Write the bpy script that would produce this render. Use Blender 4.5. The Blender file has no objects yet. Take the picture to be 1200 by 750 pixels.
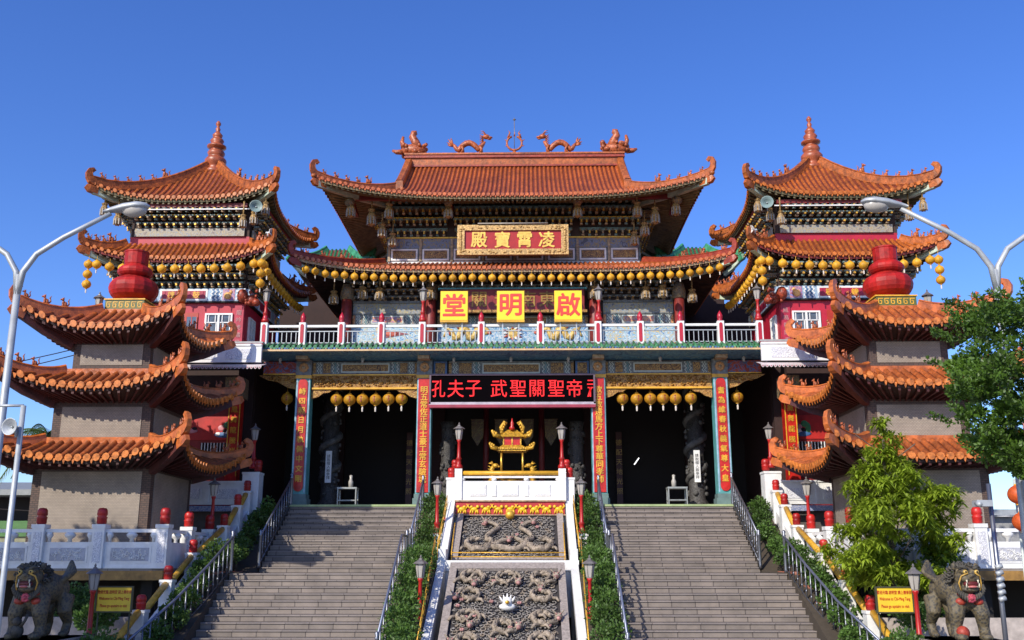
import bpy, math, random
from mathutils import Vector, Matrix, noise
random.seed(7)
R_=math.radians
sc=bpy.context.scene
COL=sc.collection
# ---------------------------------------------------------------- camera, sky, sun, exposure
f_,H_,V_=1170.,662.,622.
pitch=math.atan((H_-375)/f_); yaw=math.atan((V_-600)/math.hypot(f_,H_-375))
cam=bpy.data.objects.new('camera',bpy.data.cameras.new('camera')); COL.objects.link(cam)
cam.location=(.66,0,2.95); cam.rotation_euler=(math.pi/2+pitch,0,yaw)
cam.data.sensor_width=36; cam.data.lens=f_/1200*36; cam.data.clip_end=4000; cam.data.clip_start=.1
sc.camera=cam
SUN_EL,SUN_AZ=33.,34.           # azimuth: degrees left of straight behind the camera
w=bpy.data.worlds.new('World'); sc.world=w; w.use_nodes=True
nt=w.node_tree; bg=nt.nodes['Background']
sky=nt.nodes.new('ShaderNodeTexSky'); sky.sky_type='NISHITA'; sky.sun_disc=False
sky.sun_elevation=R_(SUN_EL); sky.sun_rotation=R_(180+SUN_AZ)
sky.air_density=1.0; sky.dust_density=.6; sky.ozone_density=6.0; sky.altitude=0
hs=nt.nodes.new('ShaderNodeHueSaturation'); hs.inputs['Saturation'].default_value=1.17; hs.inputs['Value'].default_value=1.32; hs.inputs['Hue'].default_value=.517
nt.links.new(sky.outputs[0],hs.inputs['Color']); nt.links.new(hs.outputs[0],bg.inputs['Color'])
bg.inputs['Strength'].default_value=.143
sd=bpy.data.lights.new('sun','SUN'); sd.energy=4.6; sd.angle=R_(.5); sd.color=(1,.93,.80)
sun=bpy.data.objects.new('sun',sd); COL.objects.link(sun)
sv=Vector((-math.sin(R_(SUN_AZ))*math.cos(R_(SUN_EL)),-math.cos(R_(SUN_AZ))*math.cos(R_(SUN_EL)),math.sin(R_(SUN_EL))))
sun.rotation_euler=sv.to_track_quat('Z','Y').to_euler()
sc.cycles.diffuse_bounces=3
sc.view_settings.view_transform='Standard'; sc.view_settings.look='None'
sc.view_settings.exposure=.14; sc.view_settings.gamma=1; sc.view_settings.use_curve_mapping=False
# ---------------------------------------------------------------- materials
MATS={}
def mat(name,col,rough=.5,metal=0.,var=.15,scale=4.,bump=0.,bscale=25.,emit=0.,spec=.5,trans=0.,stain=0.,orand=0.):
    if name in MATS: return MATS[name]
    m=bpy.data.materials.new(name); m.use_nodes=True; MATS[name]=m
    t=m.node_tree; b=t.nodes['Principled BSDF']; n=t.nodes; L=t.links
    b.inputs['Roughness'].default_value=rough; b.inputs['Metallic'].default_value=metal
    b.inputs['Specular IOR Level'].default_value=spec
    b.inputs['Base Color'].default_value=(*col,1)
    tc=n.new('ShaderNodeTexCoord')
    if var>0:
        nz=n.new('ShaderNodeTexNoise'); nz.inputs['Scale'].default_value=scale; nz.inputs['Detail'].default_value=6; nz.inputs['Roughness'].default_value=.65
        L.new(tc.outputs['Object'],nz.inputs['Vector'])
        cr=n.new('ShaderNodeValToRGB'); cr.color_ramp.elements[0].position=.32; cr.color_ramp.elements[1].position=.68
        lo=tuple(max(0,c*(1-var*1.5)) for c in col); hi=tuple(min(1,c*(1+var)) for c in col)
        cr.color_ramp.elements[0].color=(*lo,1); cr.color_ramp.elements[1].color=(*hi,1)
        L.new(nz.outputs['Fac'],cr.inputs['Fac']); L.new(cr.outputs[0],b.inputs['Base Color'])
    if stain>0 and var>0:      # broad weathering and soot
        n2=n.new('ShaderNodeTexNoise'); n2.inputs['Scale'].default_value=.9; n2.inputs['Detail'].default_value=9; n2.inputs['Roughness'].default_value=.75
        L.new(tc.outputs['Object'],n2.inputs['Vector']); c2=n.new('ShaderNodeValToRGB'); c2.color_ramp.elements[0].position=.38; c2.color_ramp.elements[1].position=.58
        c2.color_ramp.elements[0].color=(1-stain,1-stain,1-stain,1); c2.color_ramp.elements[1].color=(1,1,1,1); L.new(n2.outputs['Fac'],c2.inputs['Fac'])
        mx2=n.new('ShaderNodeMix'); mx2.data_type='RGBA'; mx2.blend_type='MULTIPLY'; mx2.inputs[0].default_value=1
        L.new(cr.outputs[0],mx2.inputs[6]); L.new(c2.outputs[0],mx2.inputs[7]); L.new(mx2.outputs[2],b.inputs['Base Color'])
        rr=n.new('ShaderNodeMapRange'); rr.inputs['To Min'].default_value=min(1,rough+.3); rr.inputs['To Max'].default_value=rough; L.new(c2.outputs[0],rr.inputs['Value']); L.new(rr.outputs[0],b.inputs['Roughness'])
    if orand>0 and var>0:     # each copy a little lighter or darker
        oi_=n.new('ShaderNodeObjectInfo'); mr=n.new('ShaderNodeMapRange'); mr.inputs['To Min'].default_value=1-orand; mr.inputs['To Max'].default_value=1+orand
        L.new(oi_.outputs['Random'],mr.inputs['Value']); h2=n.new('ShaderNodeHueSaturation'); L.new(mr.outputs[0],h2.inputs['Value'])
        L.new(b.inputs['Base Color'].links[0].from_socket,h2.inputs['Color']); L.new(h2.outputs[0],b.inputs['Base Color'])
    if bump>0:
        bz=n.new('ShaderNodeTexNoise'); bz.inputs['Scale'].default_value=bscale; bz.inputs['Detail'].default_value=4
        L.new(tc.outputs['Object'],bz.inputs['Vector'])
        bp=n.new('ShaderNodeBump'); bp.inputs['Strength'].default_value=bump; bp.inputs['Distance'].default_value=.03
        L.new(bz.outputs['Fac'],bp.inputs['Height']); L.new(bp.outputs[0],b.inputs['Normal'])
    if emit>0:
        b.inputs['Emission Color'].default_value=(*col,1); b.inputs['Emission Strength'].default_value=emit
    if trans>0:
        tr=n.new('ShaderNodeBsdfTranslucent'); tr.inputs['Color'].default_value=(*[min(1,c*1.3) for c in col],1)
        mx=n.new('ShaderNodeMixShader'); mx.inputs[0].default_value=trans
        L.new(b.outputs[0],mx.inputs[1]); L.new(tr.outputs[0],mx.inputs[2]); L.new(mx.outputs[0],n['Material Output'].inputs['Surface'])
    return m
def pat(name,cols,scale=6.,dist=3.,rough=.55,kind='noise',bump=.3,stretch=(1,1,1)):
    """painted or carved ornament: bands of several flat colours"""
    if name in MATS: return MATS[name]
    m=bpy.data.materials.new(name); m.use_nodes=True; MATS[name]=m
    t=m.node_tree; b=t.nodes['Principled BSDF']; n=t.nodes; L=t.links
    b.inputs['Roughness'].default_value=rough
    tc=n.new('ShaderNodeTexCoord'); mp=n.new('ShaderNodeMapping'); mp.inputs['Scale'].default_value=stretch
    L.new(tc.outputs['Object'],mp.inputs['Vector'])
    if kind=='noise':
        x=n.new('ShaderNodeTexNoise'); x.inputs['Scale'].default_value=scale; x.inputs['Detail'].default_value=3; x.inputs['Distortion'].default_value=dist
    elif kind=='wave':
        x=n.new('ShaderNodeTexWave'); x.wave_type='RINGS'; x.inputs['Scale'].default_value=scale; x.inputs['Distortion'].default_value=dist; x.inputs['Detail'].default_value=3
    else:
        x=n.new('ShaderNodeTexVoronoi'); x.inputs['Scale'].default_value=scale
    L.new(mp.outputs[0],x.inputs['Vector'])
    src=x.outputs['Color'] if kind=='voronoi' else x.outputs['Fac']
    if kind=='voronoi':
        sp_=n.new('ShaderNodeSeparateColor'); L.new(src,sp_.inputs[0]); src=sp_.outputs[0]
    cr=n.new('ShaderNodeValToRGB'); cr.color_ramp.interpolation='CONSTANT'
    lo,hi=(.32,.68) if kind=='noise' else (0.,1.)
    e=cr.color_ramp.elements; k=len(cols)
    while len(e)<k: e.new(.5)
    for i,c in enumerate(cols):
        e[i].position=lo+(hi-lo)*i/k if i else 0; e[i].color=(*c,1)
    L.new(src,cr.inputs['Fac']); L.new(cr.outputs[0],b.inputs['Base Color'])
    if bump>0:
        bp=n.new('ShaderNodeBump'); bp.inputs['Strength'].default_value=bump; bp.inputs['Distance'].default_value=.03
        L.new(src,bp.inputs['Height']); L.new(bp.outputs[0],b.inputs['Normal'])
    return m
def brick(name,c1,c2,mortar,bw,bh,ms=.01,rough=.7,off=.5,var=.2,axes=(0,2),dirt=.35):
    if name in MATS: return MATS[name]
    m=bpy.data.materials.new(name); m.use_nodes=True; MATS[name]=m
    t=m.node_tree; b=t.nodes['Principled BSDF']; n=t.nodes; L=t.links
    b.inputs['Roughness'].default_value=rough
    tc=n.new('ShaderNodeTexCoord'); sp_=n.new('ShaderNodeSeparateXYZ'); cb=n.new('ShaderNodeCombineXYZ')
    geo=n.new('ShaderNodeNewGeometry')
    L.new(geo.outputs['Position'],sp_.inputs[0])
    if axes=='wall':       # x+y along, z up : works on every vertical face
        ad=n.new('ShaderNodeMath'); L.new(sp_.outputs[0],ad.inputs[0]); L.new(sp_.outputs[1],ad.inputs[1]); L.new(ad.outputs[0],cb.inputs[0]); L.new(sp_.outputs[2],cb.inputs[1])
    else:
        L.new(sp_.outputs[axes[0]],cb.inputs[0]); L.new(sp_.outputs[axes[1]],cb.inputs[1])
    br=n.new('ShaderNodeTexBrick'); br.inputs['Scale'].default_value=1; br.inputs['Brick Width'].default_value=bw; br.inputs['Row Height'].default_value=bh
    br.inputs['Mortar Size'].default_value=ms; br.offset=off; br.inputs['Color1'].default_value=(*c1,1); br.inputs['Color2'].default_value=(*c2,1); br.inputs['Mortar'].default_value=(*mortar,1)
    L.new(cb.outputs[0],br.inputs['Vector'])
    nz=n.new('ShaderNodeTexNoise'); nz.inputs['Scale'].default_value=1.3; nz.inputs['Detail'].default_value=8; nz.inputs['Roughness'].default_value=.7; L.new(geo.outputs['Position'],nz.inputs['Vector'])
    cr=n.new('ShaderNodeValToRGB'); cr.color_ramp.elements[0].position=.3; cr.color_ramp.elements[1].position=.65
    cr.color_ramp.elements[0].color=(1-dirt,1-dirt,1-dirt,1); cr.color_ramp.elements[1].color=(1,1,1,1); L.new(nz.outputs['Fac'],cr.inputs['Fac'])
    mx=n.new('ShaderNodeMix'); mx.data_type='RGBA'; mx.blend_type='MULTIPLY'; mx.inputs[0].default_value=1
    L.new(br.outputs['Color'],mx.inputs[6]); L.new(cr.outputs[0],mx.inputs[7]); L.new(mx.outputs[2],b.inputs['Base Color'])
    bp=n.new('ShaderNodeBump'); bp.inputs['Strength'].default_value=.4; bp.inputs['Distance'].default_value=.01; bp.invert=True
    L.new(br.outputs['Fac'],bp.inputs['Height']); L.new(bp.outputs[0],b.inputs['Normal'])
    return m
tile=mat('glazed_orange_tile',(.44,.100,.019),.42,var=.32,scale=9,bump=.15,bscale=40,stain=.42,spec=.35)
pan=mat('rib_shade_pan_tile',(.16,.030,.012),.5,var=.4,scale=8)  # roof base sheet, darkened so its colour paints the shadow between tile ribs
panP=mat('rib_shade_amber_pan_tile',(.17,.035,.010),.5,var=.4,scale=8)  # pavilion version: shade between the ribs put into the tile colour
tile2=mat('glazed_tile_end',(.50,.12,.03),.38,var=.4,scale=7)
tileT=mat('glazed_burnt_orange_tile',(.42,.105,.018),.42,var=.35,scale=9,bump=.15,bscale=40,stain=.45,spec=.35)
tileT2=mat('glazed_burnt_orange_tile_end',(.50,.14,.025),.4,var=.4,scale=7,spec=.35)
ridgeT=mat('glazed_burnt_orange_ridge',(.44,.115,.022),.42,var=.4,scale=6,bump=.4,bscale=18,stain=.4,spec=.35)
tileP=mat('glazed_amber_tile',(.42,.10,.022),.4,var=.35,scale=8,stain=.45,bump=.15,bscale=40)
tileP2=mat('glazed_amber_tile_end',(.60,.18,.035),.34,var=.45,scale=7)
ridgeM=mat('glazed_ridge',(.44,.112,.021),.4,var=.35,scale=6,bump=.4,bscale=18,stain=.4)
ridgeR=mat('red_brown_ridge',(.30,.045,.02),.4,var=.3,scale=5,bump=.3)
figM=mat('glazed_figure',(.40,.10,.03),.4,var=.5,scale=9,bump=.4)
greenT=mat('glazed_green_tile',(.035,.15,.055),.3,var=.55,scale=8)
greenT2=mat('glazed_green_tile_end',(.07,.22,.09),.3,var=.6,scale=12)
soff=mat('dark_brown_soffit',(.028,.013,.010),.7)
raft=mat('brown_rafter',(.07,.028,.016),.6,var=.4)
raftc=mat('cream_rafter',(.24,.17,.08),.6,var=.35)
palebeam=mat('pale_green_corner_beam',(.45,.52,.40),.55,var=.25)
redwood=mat('dark_red_wood',(.20,.022,.018),.5,var=.3)
white=mat('white_paint',(.79,.78,.76),.5,var=.08,scale=2.5,bump=.06,stain=.14)
whitecarve=pat('white_carved_relief',[(.55,.54,.58),(.80,.79,.80),(.45,.45,.5),(.78,.77,.79)],9,2.5,bump=.9)
red=mat('red_gloss_paint',(.50,.018,.012),.35,var=.25)
crim=mat('crimson_wall_paint',(.43,.012,.032),.5,var=.12,scale=2)
gold=mat('gold_paint',(.72,.40,.05),.38,metal=.35,var=.25,scale=8,bump=.3)
goldy=mat('yellow_gold_paint',(.72,.38,.03),.45,var=.2)
oldgold=mat('old_gilding',(.33,.155,.026),.45,metal=.3,var=.5,scale=14,bump=.6,bscale=40)
teal=mat('teal_paint',(.10,.33,.33),.5,var=.2)
blue=mat('blue_paint',(.05,.13,.30),.5,var=.3)
lblue=mat('pale_blue_paint',(.33,.45,.58),.5,var=.2)
greyb=mat('blue_grey_paint',(.17,.18,.18),.6,var=.4,scale=8)
tanp=mat('tan_paint',(.42,.30,.18),.6,var=.4,scale=8)
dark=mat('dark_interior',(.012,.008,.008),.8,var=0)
granite=mat('grey_granite',(.33,.28,.25),.7,var=.25,scale=14,bump=.2)
steel=mat('stainless_steel',(.23,.24,.27),.4,metal=.85,var=.05)
bluesteel=mat('blue_grey_steel',(.18,.20,.27),.4,metal=.6,var=.1)
greym=mat('galvanised_grey',(.42,.44,.45),.5,metal=.3,var=.12)
lampg=mat('grey_lamp_metal',(.20,.18,.17),.5,metal=.3,var=.2)
lampglass=mat('milky_lamp_glass',(.40,.37,.33),.3,var=.05)
lant=mat('yellow_lantern_paper',(.80,.42,.025),.5,var=.25,scale=9,trans=.25,orand=.2)
lantO=mat('amber_lantern_paper',(.60,.30,.02),.5,var=.25,scale=9,trans=.25)
lantR=mat('orange_lantern_paper',(.70,.12,.02),.5,var=.25,scale=6,trans=.25)
tassel=mat('pale_tassel',(.7,.62,.55),.7,var=0)
yel=mat('yellow_sign_face',(.85,.62,.02),.45,var=.03)
glass=mat('window_glass',(.10,.13,.17),.08,var=.2,spec=.8)
scroll=pat('gold_scroll_on_red',[(.07,.010,.008),(.50,.27,.05),(.14,.025,.010),(.60,.36,.08),(.09,.015,.01),(.45,.20,.03)],7,3,bump=1)
scrollb=pat('gold_scroll_on_brown',[(.09,.04,.03),(.48,.28,.08),(.10,.05,.03),(.40,.20,.05)],5,3,bump=.6)
cloud=pat('painted_clouds',[(.06,.16,.36),(.25,.42,.55),(.55,.62,.62),(.20,.38,.52),(.60,.42,.14),(.32,.48,.55)],3,2,bump=0,stretch=(1,1,1.6))
cloud2=pat('painted_sea_clouds',[(.06,.17,.38),(.20,.36,.52),(.55,.60,.62),(.14,.30,.46),(.28,.44,.50),(.10,.22,.40)],1.8,3,bump=0)
mural=pat('painted_mural',[(.40,.06,.08),(.65,.35,.10),(.20,.12,.30),(.70,.45,.18),(.50,.10,.12),(.30,.30,.50)],4,2,bump=0)
bracketP=pat('carved_bracket_paint',[(.04,.022,.018),(.22,.12,.07),(.06,.12,.13),(.36,.21,.06),(.12,.05,.035),(.28,.24,.18)],9,2,bump=.5)
stair=brick('grey_stair_tile',(.28,.23,.195),(.215,.18,.155),(.075,.06,.055),.62,.17,.011,.75,axes='wall',dirt=.42)
treadM=brick('stair_tread_tile',(.28,.235,.21),(.23,.195,.18),(.11,.09,.085),.62,.6,.008,.7,axes=(0,1),dirt=.3)
mosaic=brick('beige_mosaic_tile',(.40,.33,.26),(.34,.28,.225),(.24,.19,.15),.08,.04,.006,.7,axes='wall',dirt=.32)
brownbrick=brick('brown_tile_border',(.13,.075,.055),(.09,.055,.045),(.05,.035,.03),.14,.06,.009,.7,axes='wall',dirt=.2)
paving=brick('paving_slabs',(.30,.27,.25),(.26,.23,.21),(.15,.13,.12),.6,.6,.01,.8,axes=(0,1))
leafH=mat('hedge_leaf',(.085,.165,.028),.55,var=.5,scale=5,trans=.25,orand=.28)
leafD=mat('dark_tree_leaf',(.075,.15,.014),.5,var=.45,scale=2,trans=.25)
leafG=mat('bright_tree_leaf',(.27,.36,.025),.5,var=.4,scale=2,trans=.35)
leafP=mat('palm_leaf',(.10,.17,.04),.5,var=.3,trans=.2)
bark=mat('bark',(.10,.075,.055),.85,var=.4,bump=.5)
soil=mat('soil',(.06,.045,.03),.95)
# ---------------------------------------------------------------- mesh builder
WL={}
class MB:
    def __init__(s): s.v=[];s.f=[];s.m=[];s.s=[]
    def add(s,vs,fs,m=0,sm=False):
        o=len(s.v); s.v.extend(vs)
        for q in fs: s.f.append(tuple(i+o for i in q)); s.m.append(m); s.s.append(sm)
    def box(s,x0,x1,y0,y1,z0,z1,m=0):
        s.add([(x0,y0,z0),(x1,y0,z0),(x1,y1,z0),(x0,y1,z0),(x0,y0,z1),(x1,y0,z1),(x1,y1,z1),(x0,y1,z1)],
              [(0,3,2,1),(4,5,6,7),(0,1,5,4),(1,2,6,5),(2,3,7,6),(3,0,4,7)],m)
    def hexa(s,p,m=0):   # eight corners: bottom ring, top ring
        s.add(p,[(0,3,2,1),(4,5,6,7),(0,1,5,4),(1,2,6,5),(2,3,7,6),(3,0,4,7)],m)
    def fbox(s,T,a0,a1,o0,o1,z0,z1,m=0):
        s.hexa([T(a0,o1,z0),T(a1,o1,z0),T(a1,o0,z0),T(a0,o0,z0),T(a0,o1,z1),T(a1,o1,z1),T(a1,o0,z1),T(a0,o0,z1)],m)
    def lathe(s,prof,c,seg=12,m=0,sm=True,axis='z'):
        vs=[];n=len(prof)
        for (r,z) in prof:
            for k in range(seg):
                a=2*math.pi*k/seg; x,y=r*math.cos(a),r*math.sin(a)
                vs.append((c[0]+x,c[1]+y,c[2]+z) if axis=='z' else (c[0]+x,c[1]-z,c[2]+y))
        fs=[(i*seg+k,i*seg+(k+1)%seg,(i+1)*seg+(k+1)%seg,(i+1)*seg+k) for i in range(n-1) for k in range(seg)]
        fs.append(tuple(range(seg))[::-1]); fs.append(tuple((n-1)*seg+k for k in range(seg)))
        s.add(vs,fs,m,sm)
    def tube(s,pts,r,seg=6,m=0,sm=True,flat=1.):
        n=len(pts); vs=[]; P=[Vector(p) for p in pts]
        up=Vector((0,0,1))
        for i in range(n):
            t=(P[min(i+1,n-1)]-P[max(i-1,0)])
            if t.length<1e-9: t=Vector((0,0,1))
            t.normalize()
            if i==0:
                u=up if abs(t.dot(up))<.9 else Vector((0,1,0)); a=t.cross(u).normalized()
            else:
                a=a-t*a.dot(t)
                if a.length<1e-4: a=t.cross(Vector((0,1,0)) if abs(t.y)<.9 else up)
                a.normalize()
            b=a.cross(t).normalized()
            rr=r[i] if isinstance(r,(list,tuple)) else r
            for k in range(seg):
                an=2*math.pi*k/seg
                vs.append(tuple(P[i]+a*(rr*math.cos(an))+b*(rr*math.sin(an)*flat)))
        fs=[(i*seg+k,i*seg+(k+1)%seg,(i+1)*seg+(k+1)%seg,(i+1)*seg+k) for i in range(n-1) for k in range(seg)]
        fs.append(tuple(range(seg))[::-1]); fs.append(tuple((n-1)*seg+k for k in range(seg)))
        s.add(vs,fs,m,sm)
    def sweep(s,pts,side,prof,m=0,scale=None,sm=False):
        """prof: list of (sideways, up) going round; side: constant sideways vector"""
        n=len(pts);k=len(prof);P=[Vector(p) for p in pts];S=Vector(side).normalized();vs=[]
        for i in range(n):
            t=(P[min(i+1,n-1)]-P[max(i-1,0)]).normalized(); u=S.cross(t)
            q=scale[i] if scale else 1
            for (a,b) in prof: vs.append(tuple(P[i]+S*(a*q)+u*(b*q)))
        fs=[(i*k+j,i*k+(j+1)%k,(i+1)*k+(j+1)%k,(i+1)*k+j) for i in range(n-1) for j in range(k)]
        fs.append(tuple(range(k))[::-1]); fs.append(tuple((n-1)*k+j for j in range(k)))
        s.add(vs,fs,m,sm)
    def ball(s,c,r,seg=8,rings=6,m=0):
        if not isinstance(r,(list,tuple)): r=(r,r,r)
        vs=[(c[0],c[1],c[2]-r[2])]
        for i in range(1,rings):
            a=-math.pi/2+math.pi*i/rings
            for k in range(seg):
                b=2*math.pi*k/seg; vs.append((c[0]+r[0]*math.cos(a)*math.cos(b),c[1]+r[1]*math.cos(a)*math.sin(b),c[2]+r[2]*math.sin(a)))
        vs.append((c[0],c[1],c[2]+r[2])); e=len(vs)-1
        fs=[(0,1+(k+1)%seg,1+k) for k in range(seg)]
        for i in range(rings-2):
            o=1+i*seg; fs+=[(o+k,o+(k+1)%seg,o+seg+(k+1)%seg,o+seg+k) for k in range(seg)]
        o=1+(rings-2)*seg; fs+=[(o+k,o+(k+1)%seg,e) for k in range(seg)]
        s.add(vs,fs,m,True)
    def grid(s,fn,nu,nv,m=0,sm=False):
        vs=[fn(i/nu,j/nv) for j in range(nv+1) for i in range(nu+1)]
        s.add(vs,[(j*(nu+1)+i,j*(nu+1)+i+1,(j+1)*(nu+1)+i+1,(j+1)*(nu+1)+i) for j in range(nv) for i in range(nu)],m,sm)
    def build(s,name,mats,parent=None,loc=None,label=None,cat=None,group=None,kind=None):
        if not isinstance(mats,(list,tuple)): mats=[mats]
        if parent is not None: w=WL[parent.name]
        elif loc is not None: w=Vector(loc)
        else:
            xs=[p[0] for p in s.v];ys=[p[1] for p in s.v];zs=[p[2] for p in s.v]
            w=Vector(((min(xs)+max(xs))/2,(min(ys)+max(ys))/2,min(zs)))
        me=bpy.data.meshes.new(name); me.from_pydata([(p[0]-w.x,p[1]-w.y,p[2]-w.z) for p in s.v],[],s.f)
        for mm in mats: me.materials.append(mm)
        me.polygons.foreach_set('material_index',s.m); me.polygons.foreach_set('use_smooth',s.s); me.update()
        o=bpy.data.objects.new(name,me); COL.objects.link(o)
        if parent is not None: o.parent=parent
        else: o.location=w
        WL[o.name]=w.copy()
        if label: o['label']=label
        if cat: o['category']=cat
        if group: o['group']=group
        if kind: o['kind']=kind
        return o
def thing(name,label,cat,loc,group=None):
    o=bpy.data.objects.new(name,None); COL.objects.link(o); o.location=loc; o.empty_display_size=.3
    WL[o.name]=Vector(loc); o['label']=label; o['category']=cat
    if group: o['group']=group
    return o
def dup(o,loc,label=None,rot=None,scale=None,group=None):
    def rec(a,par):
        c=a.copy(); COL.objects.link(c); c.parent=par
        for ch in a.children: rec(ch,c)
        return c
    c=rec(o,None); c.location=loc; WL[c.name]=Vector(loc)
    if label: c['label']=label
    if rot is not None: c.rotation_euler=(0,0,rot)
    if scale: c.scale=(scale,)*3
    if group: c['group']=group
    return c
_tc={}
def text(body,size,loc,m,parent,name='lettering',extr=.012,bold=0.,sx=1.,sy=1.,face=0.,space=1.,line=1.):
    """lettering standing upright, centred at loc, facing -y turned by face"""
    cu=bpy.data.curves.new('lettering_curve','FONT'); cu.body=body; cu.size=size; cu.align_x='CENTER'; cu.align_y='CENTER'
    cu.extrude=extr;  cu.resolution_u=3; cu.space_character=space; cu.space_line=line
    o=bpy.data.objects.new('lettering_curve',cu); COL.objects.link(o)
    dg=bpy.context.evaluated_depsgraph_get(); me=bpy.data.meshes.new_from_object(o.evaluated_get(dg))
    bpy.data.objects.remove(o); bpy.data.curves.remove(cu)
    vs=[v.co for v in me.vertices]
    if vs:
        cx=(min(v.x for v in vs)+max(v.x for v in vs))/2; cy=(min(v.y for v in vs)+max(v.y for v in vs))/2
        w=WL[parent.name]; cf,sf=math.cos(face),math.sin(face)
        for v in me.vertices:
            x=(v.co.x-cx)*sx; y=(v.co.y-cy)*sy; z=v.co.z
            v.co=Vector((loc[0]+x*cf+z*sf-w.x, loc[1]+x*sf-z*cf-w.y, loc[2]+y-w.z))
    if bold>0 and vs:      # thicken the strokes with slightly shifted copies
        V0=[tuple(v.co) for v in me.vertices]; F0=[tuple(q.vertices) for q in me.polygons]; V=list(V0); F=list(F0)
        for k,(dx,dz) in enumerate(((1,0),(-1,0),(0,1),(0,-1),(.7,.7),(-.7,-.7))):
            o_=len(V); V+=[(q[0]+dx*bold,q[1]+.0012*(k+1),q[2]+dz*bold) for q in V0]; F+=[tuple(i+o_ for i in f) for f in F0]
        me=bpy.data.meshes.new(name); me.from_pydata(V,[],F)
    me.name=name; me.materials.clear(); me.materials.append(m)
    ob=bpy.data.objects.new(name,me); COL.objects.link(ob); ob.parent=parent; WL[ob.name]=WL[parent.name].copy()
    return ob
SIDES='FBLR'
def frame(side,cx,cy,wa,wb):
    """T(a,o,z): a along the wall (left to right seen from outside), o outward"""
    if side=='F': return lambda a,o,z:(cx+a,cy-wb-o,z)
    if side=='B': return lambda a,o,z:(cx-a,cy+wb+o,z)
    if side=='L': return lambda a,o,z:(cx-wa-o,cy-a,z)
    return lambda a,o,z:(cx+wa+o,cy+a,z)
W20=['twentieth','twenty-first','twenty-second']
ORD=['first','second','third','fourth','fifth','sixth','seventh','eighth','ninth','tenth','eleventh','twelfth','thirteenth','fourteenth','fifteenth','sixteenth','seventeenth','eighteenth','nineteenth','twentieth','twenty-first','twenty-second','twenty-third','twenty-fourth','twenty-fifth']
def nth(i,n,a='left',b='right'):
    if n%2 and i==n//2: return 'middle'
    if i<n/2: return ORD[i]+' from the '+a
    return ORD[n-1-i]+' from the '+b
# ---------------------------------------------------------------- roofs
def figure(mb,p,d,h,m=0,k=0):
    """small seated glazed beast on a ridge; d = horizontal direction it looks"""
    d=Vector(d).normalized(); P=Vector(p)
    mb.ball(P+Vector((0,0,h*.28))-d*h*.08,(h*.20,h*.20,h*.30),6,5,m)
    mb.ball(P+Vector((0,0,h*.45))+d*h*.10,(h*.15,h*.15,h*.24),6,5,m)
    mb.ball(P+Vector((0,0,h*.76))+d*h*.16,(h*.15,h*.15,h*.15),6,5,m)
    mb.ball(P+Vector((0,0,h*.72))+d*h*.33,(h*.09,h*.09,h*.08),5,4,m)
    mb.tube([P-d*h*.2+Vector((0,0,h*.1)),P-d*h*.42+Vector((0,0,h*.35)),P-d*h*.34+Vector((0,0,h*.7)),P-d*h*.46+Vector((0,0,h*.9))],[h*.07,h*.08,h*.07,h*.02],5,m)
    for e in (-1,1):
        q=d.cross(Vector((0,0,1)))*e*h*.1
        mb.tube([P+q+d*h*.12+Vector((0,0,h*.4)),P+q+d*h*.2],h*.055,5,m)
        mb.ball(P+q*.9+d*h*.1+Vector((0,0,h*.9)),h*.05,5,4,m)
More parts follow.
